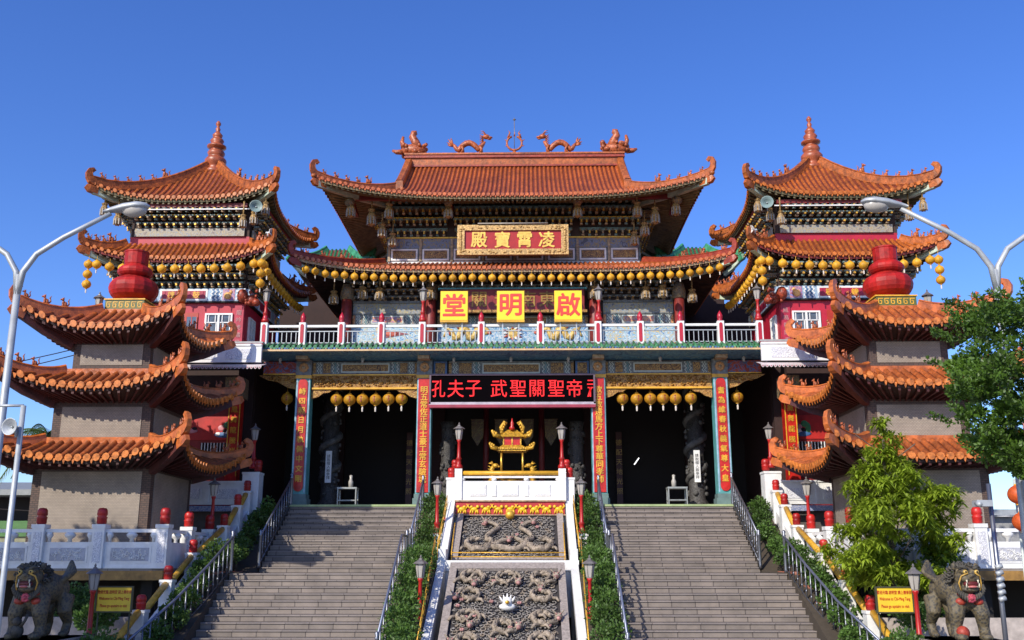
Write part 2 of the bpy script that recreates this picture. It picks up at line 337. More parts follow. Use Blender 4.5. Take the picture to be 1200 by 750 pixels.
def roof(parent,nm,cx,cy,A,B,z0,TA,TB,z1,lift,out,wa,wb,zw,tg=1.,pw=1.3,cp=3.,sp=.19,r=.06,mats=None,hipcol=None,figs=5,fh=.28,curl=1.,beam=None,sides='FBLR',hips=(0,1,2,3),raftm=None,dropm=None,ridgew=.13,ridgeh=.2,rz=.0,edge=None,panm=None):
    tm,te=mats or (tile,tile2); hm=hipcol or ridgeM
    sg=lambda x:1 if x>=0 else -1
    def P(sd,u,t,dz=0.,do=0.):
        q=min(t/tg,1.)
        if sd in 'FB': W=A+(TA-A)*q; w=B+(TB-B)*t
        else: W=B+(TB-B)*t; w=A+(TA-A)*q
        s=min(1.,abs(u)/max(W,1e-6)); c=(s**cp)*(1-q)**2
        z=z0+(z1-z0)*t**pw+lift*c+dz; a=u+sg(u)*out*c; o=w+out*c+do
        if sd=='F': return (cx+a,cy-o,z)
        if sd=='B': return (cx-a,cy+o,z)
        if sd=='L': return (cx-o,cy-a,z)
        return (cx+o,cy+a,z)
    def Wt(sd,t):
        q=min(t/tg,1.)
        return A+(TA-A)*q if sd in 'FB' else B+(TB-B)*t
    mb=MB(); rb=MB()
    for sd in sides:
        fb=sd in 'FB'; t1=1. if fb else tg; W0=Wt(sd,0)
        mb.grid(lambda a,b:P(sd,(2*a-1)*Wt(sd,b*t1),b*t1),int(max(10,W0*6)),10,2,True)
        n=int(2*W0/sp); off=(2*W0-n*sp)/2
        Wtop=Wt(sd,t1)
        for i in range(n+1):
            u=-W0+off+i*sp
            if abs(u)<=Wtop: te_=t1
            elif fb: te_=tg*(A-abs(u))/max(A-TA,1e-6)
            else: te_=(B-abs(u))/max(B-TB,1e-6)
            te_=min(te_,t1)
            if te_>.02:
                k=max(2,int(te_*9)+1); pts=[P(sd,u,te_*j/k) for j in range(k+1)]
                jr=random.uniform(-.006,.006)
                e1=Vector(P(sd,u+.01,0))-Vector(P(sd,u-.01,0)); e1=Vector((e1.x,e1.y,0)).normalized()
                vs=[]
                for p in pts:
                    for g in range(5):
                        an=math.pi*g/4; vs.append(tuple(Vector(p)+e1*(r*math.cos(an))+Vector((0,0,r*1.15*math.sin(an)+.005+jr))))
                mb.add(vs,[(j*5+g,j*5+g+1,(j+1)*5+g+1,(j+1)*5+g) for j in range(k) for g in range(4)],0,True)
            # round eave end and drip tile
            p=Vector(P(sd,u,0)); e1=Vector(P(sd,u+.01,0))-Vector(P(sd,u-.01,0)); e1.normalize()
            ou={'F':Vector((0,-1,0)),'B':Vector((0,1,0)),'L':Vector((-1,0,0)),'R':Vector((1,0,0))}[sd]
            upv=Vector((0,0,1)); c0=p+upv*.035+ou*.0
            seg=8; rr=r*1.25
            vs=[tuple(c0+e1*(rr*math.cos(6.283*g/seg))+upv*(rr*math.sin(6.283*g/seg))+ou*o_) for o_ in (-.02,.06) for g in range(seg)]
            mb.add(vs,[(g,(g+1)%seg,seg+(g+1)%seg,seg+g) for g in range(seg)]+[tuple(range(seg,2*seg))],1,False)
            if i<n:
                q0=Vector(P(sd,u+r,0)); q1=Vector(P(sd,u+sp-r,0)); qm=(q0+q1)/2-upv*(r*1.7)
                vs=[tuple(v+ou*.03) for v in (q0,q0*.75+q1*.25-upv*r*1.1,qm,q1*.75+q0*.25-upv*r*1.1,q1)]
                mb.add(vs+[tuple(Vector(v)-ou*.02) for v in vs],[(0,1,2,3,4),(9,8,7,6,5),(0,5,6,1),(1,6,7,2),(2,7,8,3),(3,8,9,4)],1,False)
        # eave edge and soffit
        W0=Wt(sd,0)
        def soff_pt(a,q,dz=0.):
            u=(2*a-1)
            p=Vector(P(sd,u*W0,0,-.13,-.04))
            Wi=(wa if fb else wb); oi=(wb if fb else wa)
            ww=frame(sd,cx,cy,wa,wb)(u*Wi,0,zw)
            if sd=='B' : ww=frame(sd,cx,cy,wa,wb)(u*Wi,0,zw)
            v=p.lerp(Vector(ww),q); v.z+=dz; return tuple(v)
        nn=int(max(12,W0*5))
        rb.grid(lambda a,b:soff_pt(a,b),nn,3,0)
        rb.grid(lambda a,b:tuple(Vector(P(sd,(2*a-1)*W0,0,-.02,-.02)).lerp(Vector(soff_pt(a,0)),b)),nn,1,2)
        nr=int(2*W0/sp)
        for i in range(nr+1):
            a=i/nr; h=.035/(2*W0)
            p=[soff_pt(a-h,.03,-.075),soff_pt(a+h,.03,-.075),soff_pt(a+h,.97,-.075),soff_pt(a-h,.97,-.075),
               soff_pt(a-h,.03,.0),soff_pt(a+h,.03,.0),soff_pt(a+h,.97,.0),soff_pt(a-h,.97,.0)]
            rb.hexa(p,1)
    if tg<1:
        for e in (-1,1):      # gable triangles with barge edge
            n=8; zz=[P('F',TA*e,tg+(1-tg)*j/n) for j in range(n+1)]; zb=[P('B',-TA*e,tg+(1-tg)*j/n) for j in range(n+1)]
            for j in range(n):
                mb.add([tuple(Vector(v)-Vector((e*.25,0,0))) for v in (zz[j],zb[j],zb[j+1],zz[j+1])],[(0,1,2,3)],0)
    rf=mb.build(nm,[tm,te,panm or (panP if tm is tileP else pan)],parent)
    rb.build('rafters',[soff,raftm or raft,edge or soff],rf)
    corners=[('F',-1),('F',1),('B',-1),('B',1)]
    for ci in hips:
        sd,e=corners[ci]; ex=e if sd=='F' else -e
        dx,dy=ex,(-1 if sd=='F' else 1); dg=Vector((dx,dy,0)).normalized(); side=Vector((dx,-dy,0)).normalized()
        if side.cross(dg).z!=0: pass
        path=[]; ns=9
        for j in range(ns+1):
            t=tg*(1-j/ns); path.append(Vector(P(sd,Wt(sd,t)*e,t,.05)))
        tip=path[-1]; c=curl
        sdv=side if side.cross(path[-1]-path[0]).z>0 else -side
        pts=path+[tip+dg*.10*c+Vector((0,0,.05*c)),tip+dg*.20*c+Vector((0,0,.18*c)),tip+dg*.23*c+Vector((0,0,.36*c)),tip+dg*.16*c+Vector((0,0,.52*c)),tip+dg*.03*c+Vector((0,0,.58*c)),tip-dg*.06*c+Vector((0,0,.50*c))]
        hb=MB(); hw,hh=ridgew,ridgeh
        prof=[(-hw*.5,-.1),(hw*.5,-.1),(hw*.5,hh*.75),(hw*.62,hh*.8),(hw*.35,hh),(-hw*.35,hh),(-hw*.62,hh*.8),(-hw*.5,hh*.75)]
        scl=[1]*(ns+1)+[.95,.8,.7,.62,.55,.45]
        hb.sweep(pts,sdv,prof,0,scl)
        hb.ball(tip+dg*.12*c+Vector((0,0,.0)),(.1*c,.1*c,.09*c),7,5,0)
        rd=hb.build('corner_ridge',[hm],rf)
        for k in range(figs):
            t=tg*(.07+.62*k/max(figs,1)); p=Vector(P(sd,Wt(sd,t)*e,t,.05+hh-.03))
            big=k==figs-1 and figs>3
            fb_=MB(); figure(fb_,p,dg,fh*(1.5 if big else random.uniform(.85,1.1)),0); fb_.build('ridge_figure',[figM],rf)
        # corner beam under the hip
        cb=MB(); a=Vector(P(sd,Wt(sd,0)*e,0,-.22)); a=a-dg*.05; b=Vector((cx+dx*wa,cy+dy*wb,zw-.05))
        prof=[(-.09,-.16),(.09,-.16),(.09,.1),(-.09,.1)]
        mid=a.lerp(b,.5)-Vector((0,0,.06))
        cb.sweep([b,mid,a.lerp(b,.12),a],sdv,prof,0)
        cb.sweep([a.lerp(b,.1)-Vector((0,0,.0)),a+dg*.14+Vector((0,0,.03)),a+dg*.26+Vector((0,0,.10))],sdv,[(-.10,-.15),(.10,-.15),(.10,.12),(-.10,.12)],1,[1,.95,.6])
        cb.build('corner_beam',[beam or palebeam,hm],rf)
    return rf,P,Wt
def brackets(mb,T,a0,a1,z0,z1,depth,rows=3,sp=.24,hang=True,base=0.):
    """tiers of carved bracket arms: materials 0 dark 1 grey 2 gold 3 pattern 4 pale"""
    n=max(2,int((a1-a0)/sp)); h=(z1-z0)/rows
    for k in range(rows):
        o=base+depth*k/rows; z=z0+k*h
        mb.fbox(T,a0,a1,-.02,o+.04,z+h*.62,z+h*.95,3)
        mb.fbox(T,a0,a1,o+.04,o+.075,z+h*.84,z+h*.97,2 if k%2 else 1)
        for i in range(n+(k%2)):
            a=a0+(i+.5-(.5 if k%2 else 0))*(a1-a0)/n
            a=min(max(a,a0+.06),a1-.06)
            w=.045
            mb.fbox(T,a-w,a+w,0,o+.20,z+h*.30,z+h*.60,0 if i%2 else 3)
            mb.fbox(T,a-.085,a+.085,o+.05,o+.22,z+h*.52,z+h*.72,1)
            mb.fbox(T,a-.03,a+.03,o+.20,o+.26,z+h*.18,z+h*.5,2 if (i+k)%3 else 4)
            mb.fbox(T,a-.055,a+.055,o+.02,o+.12,z+h*.02,z+h*.22,1 if i%2 else 4)
BM=None
def zig(mb,T,a,z0,z1,w=.03,amp=.05,n=4,m=0,o=.01):
    N=n*4; L=[];Rr=[]
    for i in range(N+1):
        z=z0+(z1-z0)*i/N; d=amp*math.sin(i*math.pi/2)
        L.append(T(a+d-w/2,o,z)); Rr.append(T(a+d+w/2,o,z))
    mb.add(L+Rr,[(i,N+1+i,N+2+i,i+1) for i in range(N)],m)
def painted_beam(par,T,a0,a1,z0,z1,name='painted_beam',inner=None,basem=None,thick=.06,boxm=None):
    """beam painted with a central scroll cartouche between zig-zag water lines"""
    mb=MB(); L=a1-a0; h=z1-z0; c=(a0+a1)/2
    mb.fbox(T,a0,a1,0,thick,z0,z1,0)
    o=thick+.008
    hw=L*.23
    mb.fbox(T,c-hw,c+hw,thick,o,z0+h*.14,z1-h*.14,1)
    mb.fbox(T,c-hw+.04,c+hw-.04,o,o+.01,z0+h*.24,z1-h*.24,2)
    for s in (-1,1):
        for k in range(3): zig(mb,T,c+s*(hw+.12+.085*k),z0+h*.06,z1-h*.06,.032,.035,3,1 if k%2==0 else 4,o+.003)
        b0=c+s*(hw+.38); b1=c+s*(L/2-.36)
        mb.fbox(T,min(b0,b1),max(b0,b1),thick,o,z0+h*.12,z1-h*.12,3)
        for k in range(2): zig(mb,T,c+s*(L/2-.27+.085*k),z0+h*.06,z1-h*.06,.032,.035,3,1,o+.003)
        mb.fbox(T,c+s*(L/2)-.10*(s>0),c+s*(L/2)+.10*(s<0),thick,o,z0+h*.1,z1-h*.1,3)
    return mb.build(name,[basem or greyb,mat('pale_band_paint',(.52,.56,.50),.5,var=.1),inner or scrollb,boxm or scrollb,mat('mid_teal_band',(.14,.32,.34),.5)],par)
# ---------------------------------------------------------------- ground and stairs
g=MB(); g.grid(lambda a,b:((a-.5)*2400,(b-.2)*2400,0),8,8,0); g.build('ground',[paving],loc=(0,0,0),kind='structure')
ZT=4.85; ZL=2.72
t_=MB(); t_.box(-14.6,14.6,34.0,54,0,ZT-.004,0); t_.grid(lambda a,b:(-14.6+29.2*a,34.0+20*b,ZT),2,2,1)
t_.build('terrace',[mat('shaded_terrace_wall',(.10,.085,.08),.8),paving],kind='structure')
for e,nm in((-1,'left'),(1,'right')):
    st=thing('staircase','broad grey tiled staircase %s of the carved dragon ramp'%nm,'stairs',(e*5.2,30,0))
    fl=MB(); n=13; ri=(ZT-ZL)/n; tr=3.8/n
    def flight(mb,n,ytop,ztop,ri,tr,x0f,x1f):
        for i in range(n):      # i from top
            z=ztop-ri*(i+1); y=ytop-tr*i       # riser from z to z+ri at y ; tread above behind
            xa,xb=x0f(y),x1f(y)
            mb.add([(xa,y,z),(xb,y,z),(xb,y,z+ri-.03),(xa,y,z+ri-.03)],[(0,1,2,3)],0)
            yb=y+tr+.001
            mb.hexa([(xa,y-.03,z+ri-.03),(xb,y-.03,z+ri-.03),(xb,yb,z+ri-.03),(xa,yb,z+ri-.03),(xa,y-.03,z+ri),(xb,y-.03,z+ri),(xb,yb,z+ri),(xa,yb,z+ri)],1)
            mb.add([(xa,y,z),(xa,y+3,z),(xa,y+3,z+ri-.04),(xa,y,z+ri-.04)],[(0,1,2,3)],0); mb.add([(xb,y,z),(xb,y+3,z),(xb,y+3,z+ri-.04),(xb,y,z+ri-.04)],[(0,1,2,3)],0)
    a_,b_=(2.9,7.42)
    X0=(lambda y:2.9) if e>0 else (lambda y:-7.42); X1=(lambda y:7.42) if e>0 else (lambda y:-2.9)
    flight(fl,13,33.97,ZT-.02,ri-.0015,tr,X0,X1); fl.build('upper_flight',[stair,treadM],st)
    ld=MB(); ld.hexa([(e*2.9,28.5,ZL-.2),(e*7.7,28.5,ZL-.2),(e*7.7,30.3,ZL-.2),(e*2.9,30.3,ZL-.2),(e*2.9,28.5,ZL),(e*7.7,28.5,ZL),(e*7.7,30.3,ZL),(e*2.9,30.3,ZL)],0)
    ld.build('landing',[treadM],st)
    lo=MB(); fy=lambda y:7.7+.17*(28.5-y)
    X0=(lambda y:2.9) if e>0 else (lambda y:-fy(y)); X1=(lambda y:fy(y)) if e>0 else (lambda y:-2.9)
    flight(lo,16,28.47,ZL-.004,ZL/16,.30,X0,X1); lo.build('lower_flight',[stair,treadM],st)
    kb=MB(); kb.box(min(e*2.9,e*7.45),max(e*2.9,e*7.45),33.93,34.25,ZT,ZT+.07,0); kb.build('green_kerb',[mat('pale_green_kerb',(.34,.42,.20),.7)],st)
# ---------------------------------------------------------------- temple hall
hall=thing('temple_hall','great temple hall with double orange tiled roofs behind the balcony','temple',(0,42,ZT))
pb=MB(); wb_=MB()
# porch interior
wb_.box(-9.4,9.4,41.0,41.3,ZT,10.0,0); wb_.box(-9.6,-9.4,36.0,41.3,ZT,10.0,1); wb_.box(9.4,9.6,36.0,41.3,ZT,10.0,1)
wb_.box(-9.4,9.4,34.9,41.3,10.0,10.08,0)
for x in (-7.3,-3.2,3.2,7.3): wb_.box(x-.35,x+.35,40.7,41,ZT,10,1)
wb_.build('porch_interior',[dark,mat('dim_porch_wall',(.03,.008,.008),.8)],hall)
for e in(-1,1):
    rw=MB(); p,q=sorted((e*6.35,e*10.5)); rw.box(p,q,43.0,43.2,10.38,14.2,0)
    rw.build('rear_wall',[mat('dim_rear_wall',(.035,.015,.013),.8)],hall)
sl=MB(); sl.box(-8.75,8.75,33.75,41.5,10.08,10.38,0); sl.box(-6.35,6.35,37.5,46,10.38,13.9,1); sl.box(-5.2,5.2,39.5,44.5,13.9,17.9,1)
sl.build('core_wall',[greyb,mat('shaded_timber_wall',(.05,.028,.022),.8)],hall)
# blue painted soffit under the green eave
so=MB(); so.add([(-8.75,33.36,10.06),(8.75,33.36,10.06),(8.75,34.62,9.97),(-8.75,34.62,9.97)],[(0,1,2,3)],0)
so.build('painted_soffit',[pat('blue_painted_soffit',[(.04,.12,.22),(.08,.22,.36),(.12,.30,.42),(.05,.16,.30),(.18,.32,.36),(.06,.18,.32)],1.6,2,bump=0)],hall)
# green eave
ge=MB()
ge.grid(lambda a,b:(-8.8+17.6*a,33.38+.55*b,10.19+.24*b),4,1,0)
ge.box(-8.8,8.8,33.40,33.75,10.07,10.17,2)
ge.box(-8.85,8.85,33.30,33.40,10.06,10.12,3)
n=93
for i in range(n+1):
    x=-8.78+17.56*i/n; pts=[(x,33.36+.58*j/2,10.22+.25*j/2) for j in range(3)]
    ge.tube(pts,.055,6,0)
    ge.lathe([(.07,-.02),(.07,.03)],(x,33.37,10.215),8,1,False,'y')
    if i<n:
        xm=x+17.56/n/2; ge.add([(x+.05,33.35,10.20),(x+.06,33.35,10.15),(xm,33.35,10.10),(x+.13,33.35,10.15),(x+.14,33.35,10.20)],[(0,1,2,3,4)],2 if i%3 else 1)
    ge.ball((x,33.35,10.145),.035,5,4,4 if i%2 else 2)
ge.build('green_eave',[greenT,greenT2,blue,mat('cream_edge',(.60,.40,.20),.5),tanp],hall)
# porch columns
def porch_column(x,body,board):
    c=MB(); y=34.62; hw=.25
    c.box(x-hw,x+hw,y-.25,y+.25,5.3,9.3,0)
    c.box(x-hw-.07,x+hw+.07,y-.32,y+.32,ZT,5.15,1); c.box(x-hw-.03,x+hw+.03,y-.28,y+.28,5.15,5.3,1)
    c.box(x-hw-.03,x+hw+.03,y-.28,y+.28,9.3,9.42,2)
    for s in (-1,1): c.box(x+s*.21-.02,x+s*.21+.02,y-.262,y-.25,5.35,9.3,3)
    c.box(x-.27,x+.27,y-.30,y+.25,9.42,9.95,4)
    for k in range(8):
        a=k*math.pi/4; c.ball((x+.11*math.cos(a),y-.31,9.68+.11*math.sin(a)),(.07,.03,.07),6,4,5)
    c.ball((x,y-.32,9.68),(.07,.04,.07),6,4,6)
    c.box(x-.2,x+.2,y-.75,y-.30,9.90,10.02,6); c.box(x-.17,x+.17,y-.74,y-.30,9.96,10.0,2)
    col=c.build('porch_column',[teal,mat('grey_green_stone',(.13,.20,.19),.6),goldy,lblue,greyb,mat('rosette_orange',(.50,.25,.09),.5),tanp],hall)
    b=MB(); bw=.165 if board else .2
    b.box(x-bw,x+bw,y-.29,y-.25,5.55 if board else 5.35,9.12 if board else 9.28,0)
    if board:
        for zz in (5.55,9.12): b.lathe([(bw,-.017),(bw,.023)],(x,y-.27,zz),16,0,False,'y')
    bo=b.build('couplet_board',[red],col)
    text('\n'.join(body),.27 if not board else .25,(x,y-.305,7.33),goldy,bo,extr=.008,bold=.006,line=(3.35/len(body))/(.27 if not board else .25)/1.0)
    return col
porch_column(-7.28,'峙四照日月執佩中文剛',True)
porch_column(-3.03,'明五常佐正道士豪工常玄驗城',False)
porch_column(3.03,'欲五教遠馬方上下尊華同孝師',False)
porch_column(7.28,'耆為維春秋義氣尊大皇',True)
# beams over the three bays and the stubs outside
T0=frame('F',0,34.6,0,0)
for (a,b) in ((-7.0,-3.3),(3.3,7.0)):
    painted_beam(hall,T0,a,b,9.47,9.93)
    m=MB(); m.box(a,b,34.50,34.66,8.98,9.44,0)
    m.box(a,b,34.44,34.62,8.93,8.99,1); m.box(a,b,34.46,34.6,9.42,9.47,1)
    for s,x in ((1,a),(-1,b)):
        pts=[(x,8.93),(x+s*.75,8.93),(x+s*.6,8.82),(x+s*.4,8.80),(x+s*.25,8.68),(x,8.60)]
        m.add([(p[0],34.50,p[1]) for p in pts]+[(p[0],34.58,p[1]) for p in pts],[tuple(range(6)),tuple(range(11,5,-1))]+[(i,6+i,6+(i+1)%6,(i+1)%6) for i in range(6)],0)
    for i in range(150):
        m.ball((random.uniform(a+.1,b-.1),34.49,random.uniform(9.03,9.4)),(random.uniform(.03,.07),.05,random.uniform(.02,.045)),5,4,2)
    m.build('carved_gilt_beam',[scroll,goldy,oldgold],hall)
painted_beam(hall,T0,-2.2,2.2,9.42,9.93)
for s in (-1,1):
    m=MB(); m.fbox(T0,s*2.5-.24,s*2.5+.24,0,.07,9.42,9.93,0); m.fbox(T0,s*2.5-.17,s*2.5+.17,.07,.08,9.48,9.87,1); m.build('painted_end_panel',[blue,scrollb],hall)
    m=MB(); xs=sorted((s*7.55,s*8.75)); m.box(xs[0],xs[1],34.5,34.66,9.5,9.93,0); m.box(xs[0],xs[1],34.48,34.5,9.46,9.5,1); m.build('red_painted_beam',[pat('red_blue_paint',[(.25,.03,.02),(.08,.12,.25),(.40,.06,.03),(.3,.05,.03)],3,2,bump=0),gold],hall)
    m=MB(); pts=[(s*7.55,9.44),(s*8.9,9.44),(s*8.6,9.28),(s*8.2,9.2),(s*7.9,9.02),(s*7.55,8.93)]
    m.add([(p[0],34.52,p[1]) for p in pts]+[(p[0],34.6,p[1]) for p in pts],[tuple(range(6)),tuple(range(11,5,-1))]+[(i,6+i,6+(i+1)%6,(i+1)%6) for i in range(6)],0)
    for i in range(14): m.ball((s*random.uniform(7.6,8.5),34.51,random.uniform(9.22,9.42)),(.08,.05,.05),6,4,1)
    m.build('gilt_corner_bracket',[scroll,oldgold],hall)
# white pendant knobs under the soffit
for x in (-8.1,-5.2,0,2,-2,5.2,8.1):
    m=MB(); m.lathe([(.03,.2),(.07,.12),(.04,.05),(.06,.0)],(x,34.2,9.82),8,0); m.build('soffit_knob',[lampglass],hall)
# balcony-level wall: Y 37.5
T1=frame('F',0,37.5,0,0)
wl=MB()
for (a,b,mi) in ((-6.3,-3.4,0),(3.4,6.3,0),(-2.9,2.9,1)): wl.fbox(T1,a,b,0,.05,10.4,11.92,mi)
mw=wl.build('mural_wall',[cloud,cloud2],hall)
yd=mat('mural_dragon_yellow',(.62,.42,.12),.5,var=.5,scale=14); rd_=mat('mural_red_paint',(.50,.10,.06),.5,var=.3)
for s_,x0_ in ((-1,-1.9),(1,1.9)):
    m=MB(); pts=[(x0_+s_*(-.75+1.5*k/26),37.44,11.6+.2*math.sin(k*.62)+.05*math.sin(k*1.9)) for k in range(27)]
    m.tube(pts,[.04+.09*math.sin(math.pi*min(1,.08+k/27)) for k in range(27)],6,0,flat=.9)
    m.ball((x0_-s_*.85,37.43,11.7),(.17,.03,.15),8,6,0); m.ball((x0_-s_*1.0,37.42,11.63),(.09,.03,.06),8,6,1)
    for k in range(9): m.tube([(x0_+s_*(-.6+.16*k),37.43,11.66+.18*math.sin(k*1.7)),(x0_+s_*(-.55+.16*k),37.43,11.84+.14*math.sin(k*1.7))],[.04,.01],5,k%2)
    m.build('painted_dragon',[yd,rd_],mw)
m=MB(); m.ball((0,37.43,11.6),(.24,.03,.22),10,7,0)
for k in range(12): a=k*.5236; m.tube([(.2*math.cos(a),37.43,11.6+.18*math.sin(a)),(.42*math.cos(a),37.43,11.6+.30*math.sin(a))],[.06,.01],5,1 if k%2 else 2)
m.build('painted_pearl',[yd,rd_,white],mw)
m=MB()
for x0_ in(-4.6,): m.add([(x0_-.55,37.43,11.82),(x0_-.55,37.43,11.4),(x0_+.6,37.43,11.6)],[(0,1,2)],0); m.ball((x0_-.1,37.43,11.6),(.28,.02,.1),9,6,1)
m.build('painted_fish',[mat('mural_maroon',(.25,.06,.07),.5),rd_],mw)
for (a,b) in ((-6.2,-3.5),(3.5,6.2)):
    painted_beam(hall,T1,a,b,11.95,12.38,inner=mural,boxm=pat('orange_floral_paint',[(.50,.25,.06),(.55,.12,.05),(.62,.40,.14),(.15,.22,.35)],6,2,bump=0))
    m=MB(); m.fbox(T1,a,b,0,.05,12.38,12.88,0); m.fbox(T1,a,b,.05,.12,12.82,12.9,1); m.fbox(T1,a,b,.05,.1,12.36,12.41,1); m.build('floral_frieze',[pat('frieze_blue_gold',[(.15,.2,.28),(.35,.28,.18),(.2,.26,.32),(.42,.33,.12),(.12,.14,.2)],5,2,bump=.3),greyb],hall)
m=MB(); brackets(m,T1,-6.3,-3.3,12.9,13.85,.7,4,.28); brackets(m,T1,3.3,6.3,12.9,13.85,.7,4,.28); brackets(m,T1,-3.3,3.3,13.3,13.85,.7,2,.28)
m.build('bracket_tiers',[bracketP,greyb,oldgold,bracketP,tanp],hall)
for x in (-3.15,3.15,-6.4,6.4):
    m=MB(); m.lathe([(.2,10.4),(.2,13.4)],(x,37.2,0),12,0); m.lathe([(.25,12.9),(.27,13.2),(.2,13.5)],(x,37.2,0),12,1); m.build('upper_column',[redwood,bracketP],hall)
painted_beam(hall,T1,-2.9,2.9,11.9,12.32)
# gate plaque behind the yellow signs
pl=thing('plaque','dark red board with dim gilt characters behind the three yellow signs','plaque',(0,37.0,12.5))
m=MB(); m.box(-2.75,2.75,36.9,37.0,12.4,13.22,0); m.build('board',[mat('dark_red_lacquer',(.22,.012,.012),.4)],pl)
m=MB(); m.box(-2.85,2.85,36.86,37.0,13.22,13.28,0); m.box(-2.85,2.85,36.86,37.0,12.3,12.4,1); m.build('frame',[teal,scroll],pl)
dimgold=mat('dim_gilding',(.34,.19,.03),.5,var=.3)
for ch,x in (('關',-1.27),('天',-.38),('南',.60),('東',1.33)): text(ch,.66,(x,36.88,12.82),dimgold,pl,extr=.01,bold=.008)
# hanging carved pendants
def pendant(mb,x,y,z,h=.55,r=.16):
    mb.lathe([(r*.5,h),(r*.9,h*.92),(r*.6,h*.8),(r*1.0,h*.6),(r*1.05,h*.35),(r*.8,h*.22),(r*.95,h*.12),(r*.35,0)],(x,y,z),8,0,False)
    for k in range(8):
        a=k*math.pi/4; mb.box(x+r*math.cos(a)-.018,x+r*math.cos(a)+.018,y+r*math.sin(a)-.018,y+r*math.sin(a)+.018,z+h*.05,z+h*.5,1)
    mb.tube([(x,y,z+h),(x,y,z+h+.5)],.03,5,0)
pendC=mat('gilt_pendant_carving',(.36,.22,.08),.5,var=.6,scale=20,bump=.5)
pendL=mat('pale_pendant_paint',(.30,.26,.22),.5,var=.2)
def pendants(par,lst):
    for (x,y,z,h,r) in lst:
        m=MB(); pendant(m,x,y,z,h,r); m.build('hanging_pendant',[pendC,pendL],par)
pendants(hall,[(s*x,y,z,h,.17) for s in(-1,1) for (x,y,z,h) in((6.55,38.0,16.55,.7),(5.75,38.3,16.3,.75),(5.0,38.0,16.5,.65),(5.35,38.6,15.9,.6),(4.95,38.9,15.6,.6),(2.6,38.0,16.5,.6),(5.75,36.9,12.85,.5),(5.1,36.9,12.8,.5),(3.15,36.8,12.8,.5),(6.9,37.1,12.7,.55))])
# upper storey
T2=frame('F',0,39.5,0,0)
m=MB(); m.fbox(T2,-5.2,5.2,0,.05,15.0,15.13,0); m.fbox(T2,-5.2,5.2,0,.04,15.13,15.72,3)
for k in range(8):
    a=-5.15+k*1.3; 
    for (q0,q1,z0,z1) in ((.08,1.18,15.17,15.24),(.08,1.18,15.60,15.67),(.08,.15,15.24,15.60),(1.11,1.18,15.24,15.60)): m.fbox(T2,a+q0,a+q1,.04,.09,z0,z1,0)
    m.fbox(T2,a+.17,a+1.09,.04,.07,15.27,15.57,1)
    m.fbox(T2,a-.05,a+.05,.04,.12,15.13,16.1,2)
m.fbox(T2,-5.2,5.2,0,.05,15.72,16.12,4); m.fbox(T2,-5.25,5.25,.0,.1,16.12,16.18,5)
m.build('panel_frieze',[mat('off_white_paint',(.80,.76,.74),.5),scrollb,tanp,greyb,pat('blue_gold_frieze',[(.13,.16,.24),(.35,.25,.09),(.17,.19,.27),(.20,.22,.30),(.10,.10,.13)],3.2,2,bump=.3),gold],hall)
m=MB()
for (a,b) in ((-5.2,-2.75),(-2.45,2.45),(2.75,5.2)):
    brackets(m,T2,a,b,16.2,17.75,1.1,4,.27)
for sd in 'LR':
    Ts=frame(sd,0,42,5.2,2.5); brackets(m,Ts,-2.5,2.5,16.2,17.75,1.1,4,.3); m.fbox(Ts,-2.5,2.5,0,.05,15.1,16.12,1)
m.build('bracket_tiers',[bracketP,mat('bracket_teal_grey',(.15,.22,.21),.55,var=.4),gold,bracketP,tanp],hall)
m=MB()
m.box(-6.4,6.4,38.1,38.28,17.35,17.62,0)
for x in(-6.6,-2.6,2.6,6.6): m.box(x-.12,x+.12,37.9,39.5,17.1,17.4,0); m.ball((x,37.95,17.2),(.22,.2,.2),8,6,1)
m.build('eave_beam',[redwood,bracketP],hall)
# roofs
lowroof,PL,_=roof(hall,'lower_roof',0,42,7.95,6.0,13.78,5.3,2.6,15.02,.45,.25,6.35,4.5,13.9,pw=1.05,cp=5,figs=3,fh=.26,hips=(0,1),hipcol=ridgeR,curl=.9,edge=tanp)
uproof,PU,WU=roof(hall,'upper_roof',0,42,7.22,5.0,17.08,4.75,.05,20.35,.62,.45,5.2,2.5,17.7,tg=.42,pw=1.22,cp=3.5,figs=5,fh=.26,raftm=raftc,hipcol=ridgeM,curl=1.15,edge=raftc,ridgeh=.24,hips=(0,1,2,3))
for sd,e in(('F',-1),('F',1),('B',-1),('B',1)):
    ex=e if sd=='F' else -e
    pts=[Vector(PU(sd,4.75*e,t,.06)) for t in (1.0,.9,.8,.7,.6,.52,.44,.40)]; pts.append(pts[-1]+Vector((0,-.10 if sd=='F' else .1,.0)))
    m=MB(); sdv=Vector((1,0,0)); 
    if sdv.cross(pts[-1]-pts[0]).z<0: sdv=-sdv
    m.sweep(pts,sdv,[(-.16,-.2),(.16,-.2),(.16,.26),(.1,.33),(-.1,.33),(-.16,.26)],0); m.build('verge_ridge',[ridgeM],uproof)
m=MB(); m.box(-4.9,4.9,41.82,42.18,20.2,20.72,0); m.box(-4.95,4.95,41.74,42.26,20.72,20.80,1); m.box(-4.9,4.9,41.80,42.20,20.80,20.88,1); m.box(-4.95,4.95,41.76,42.24,20.88,20.96,0); m.box(-4.9,4.9,41.72,42.28,20.28,20.36,1)
m.build('main_ridge',[ridgeM,ridgeR],uproof)
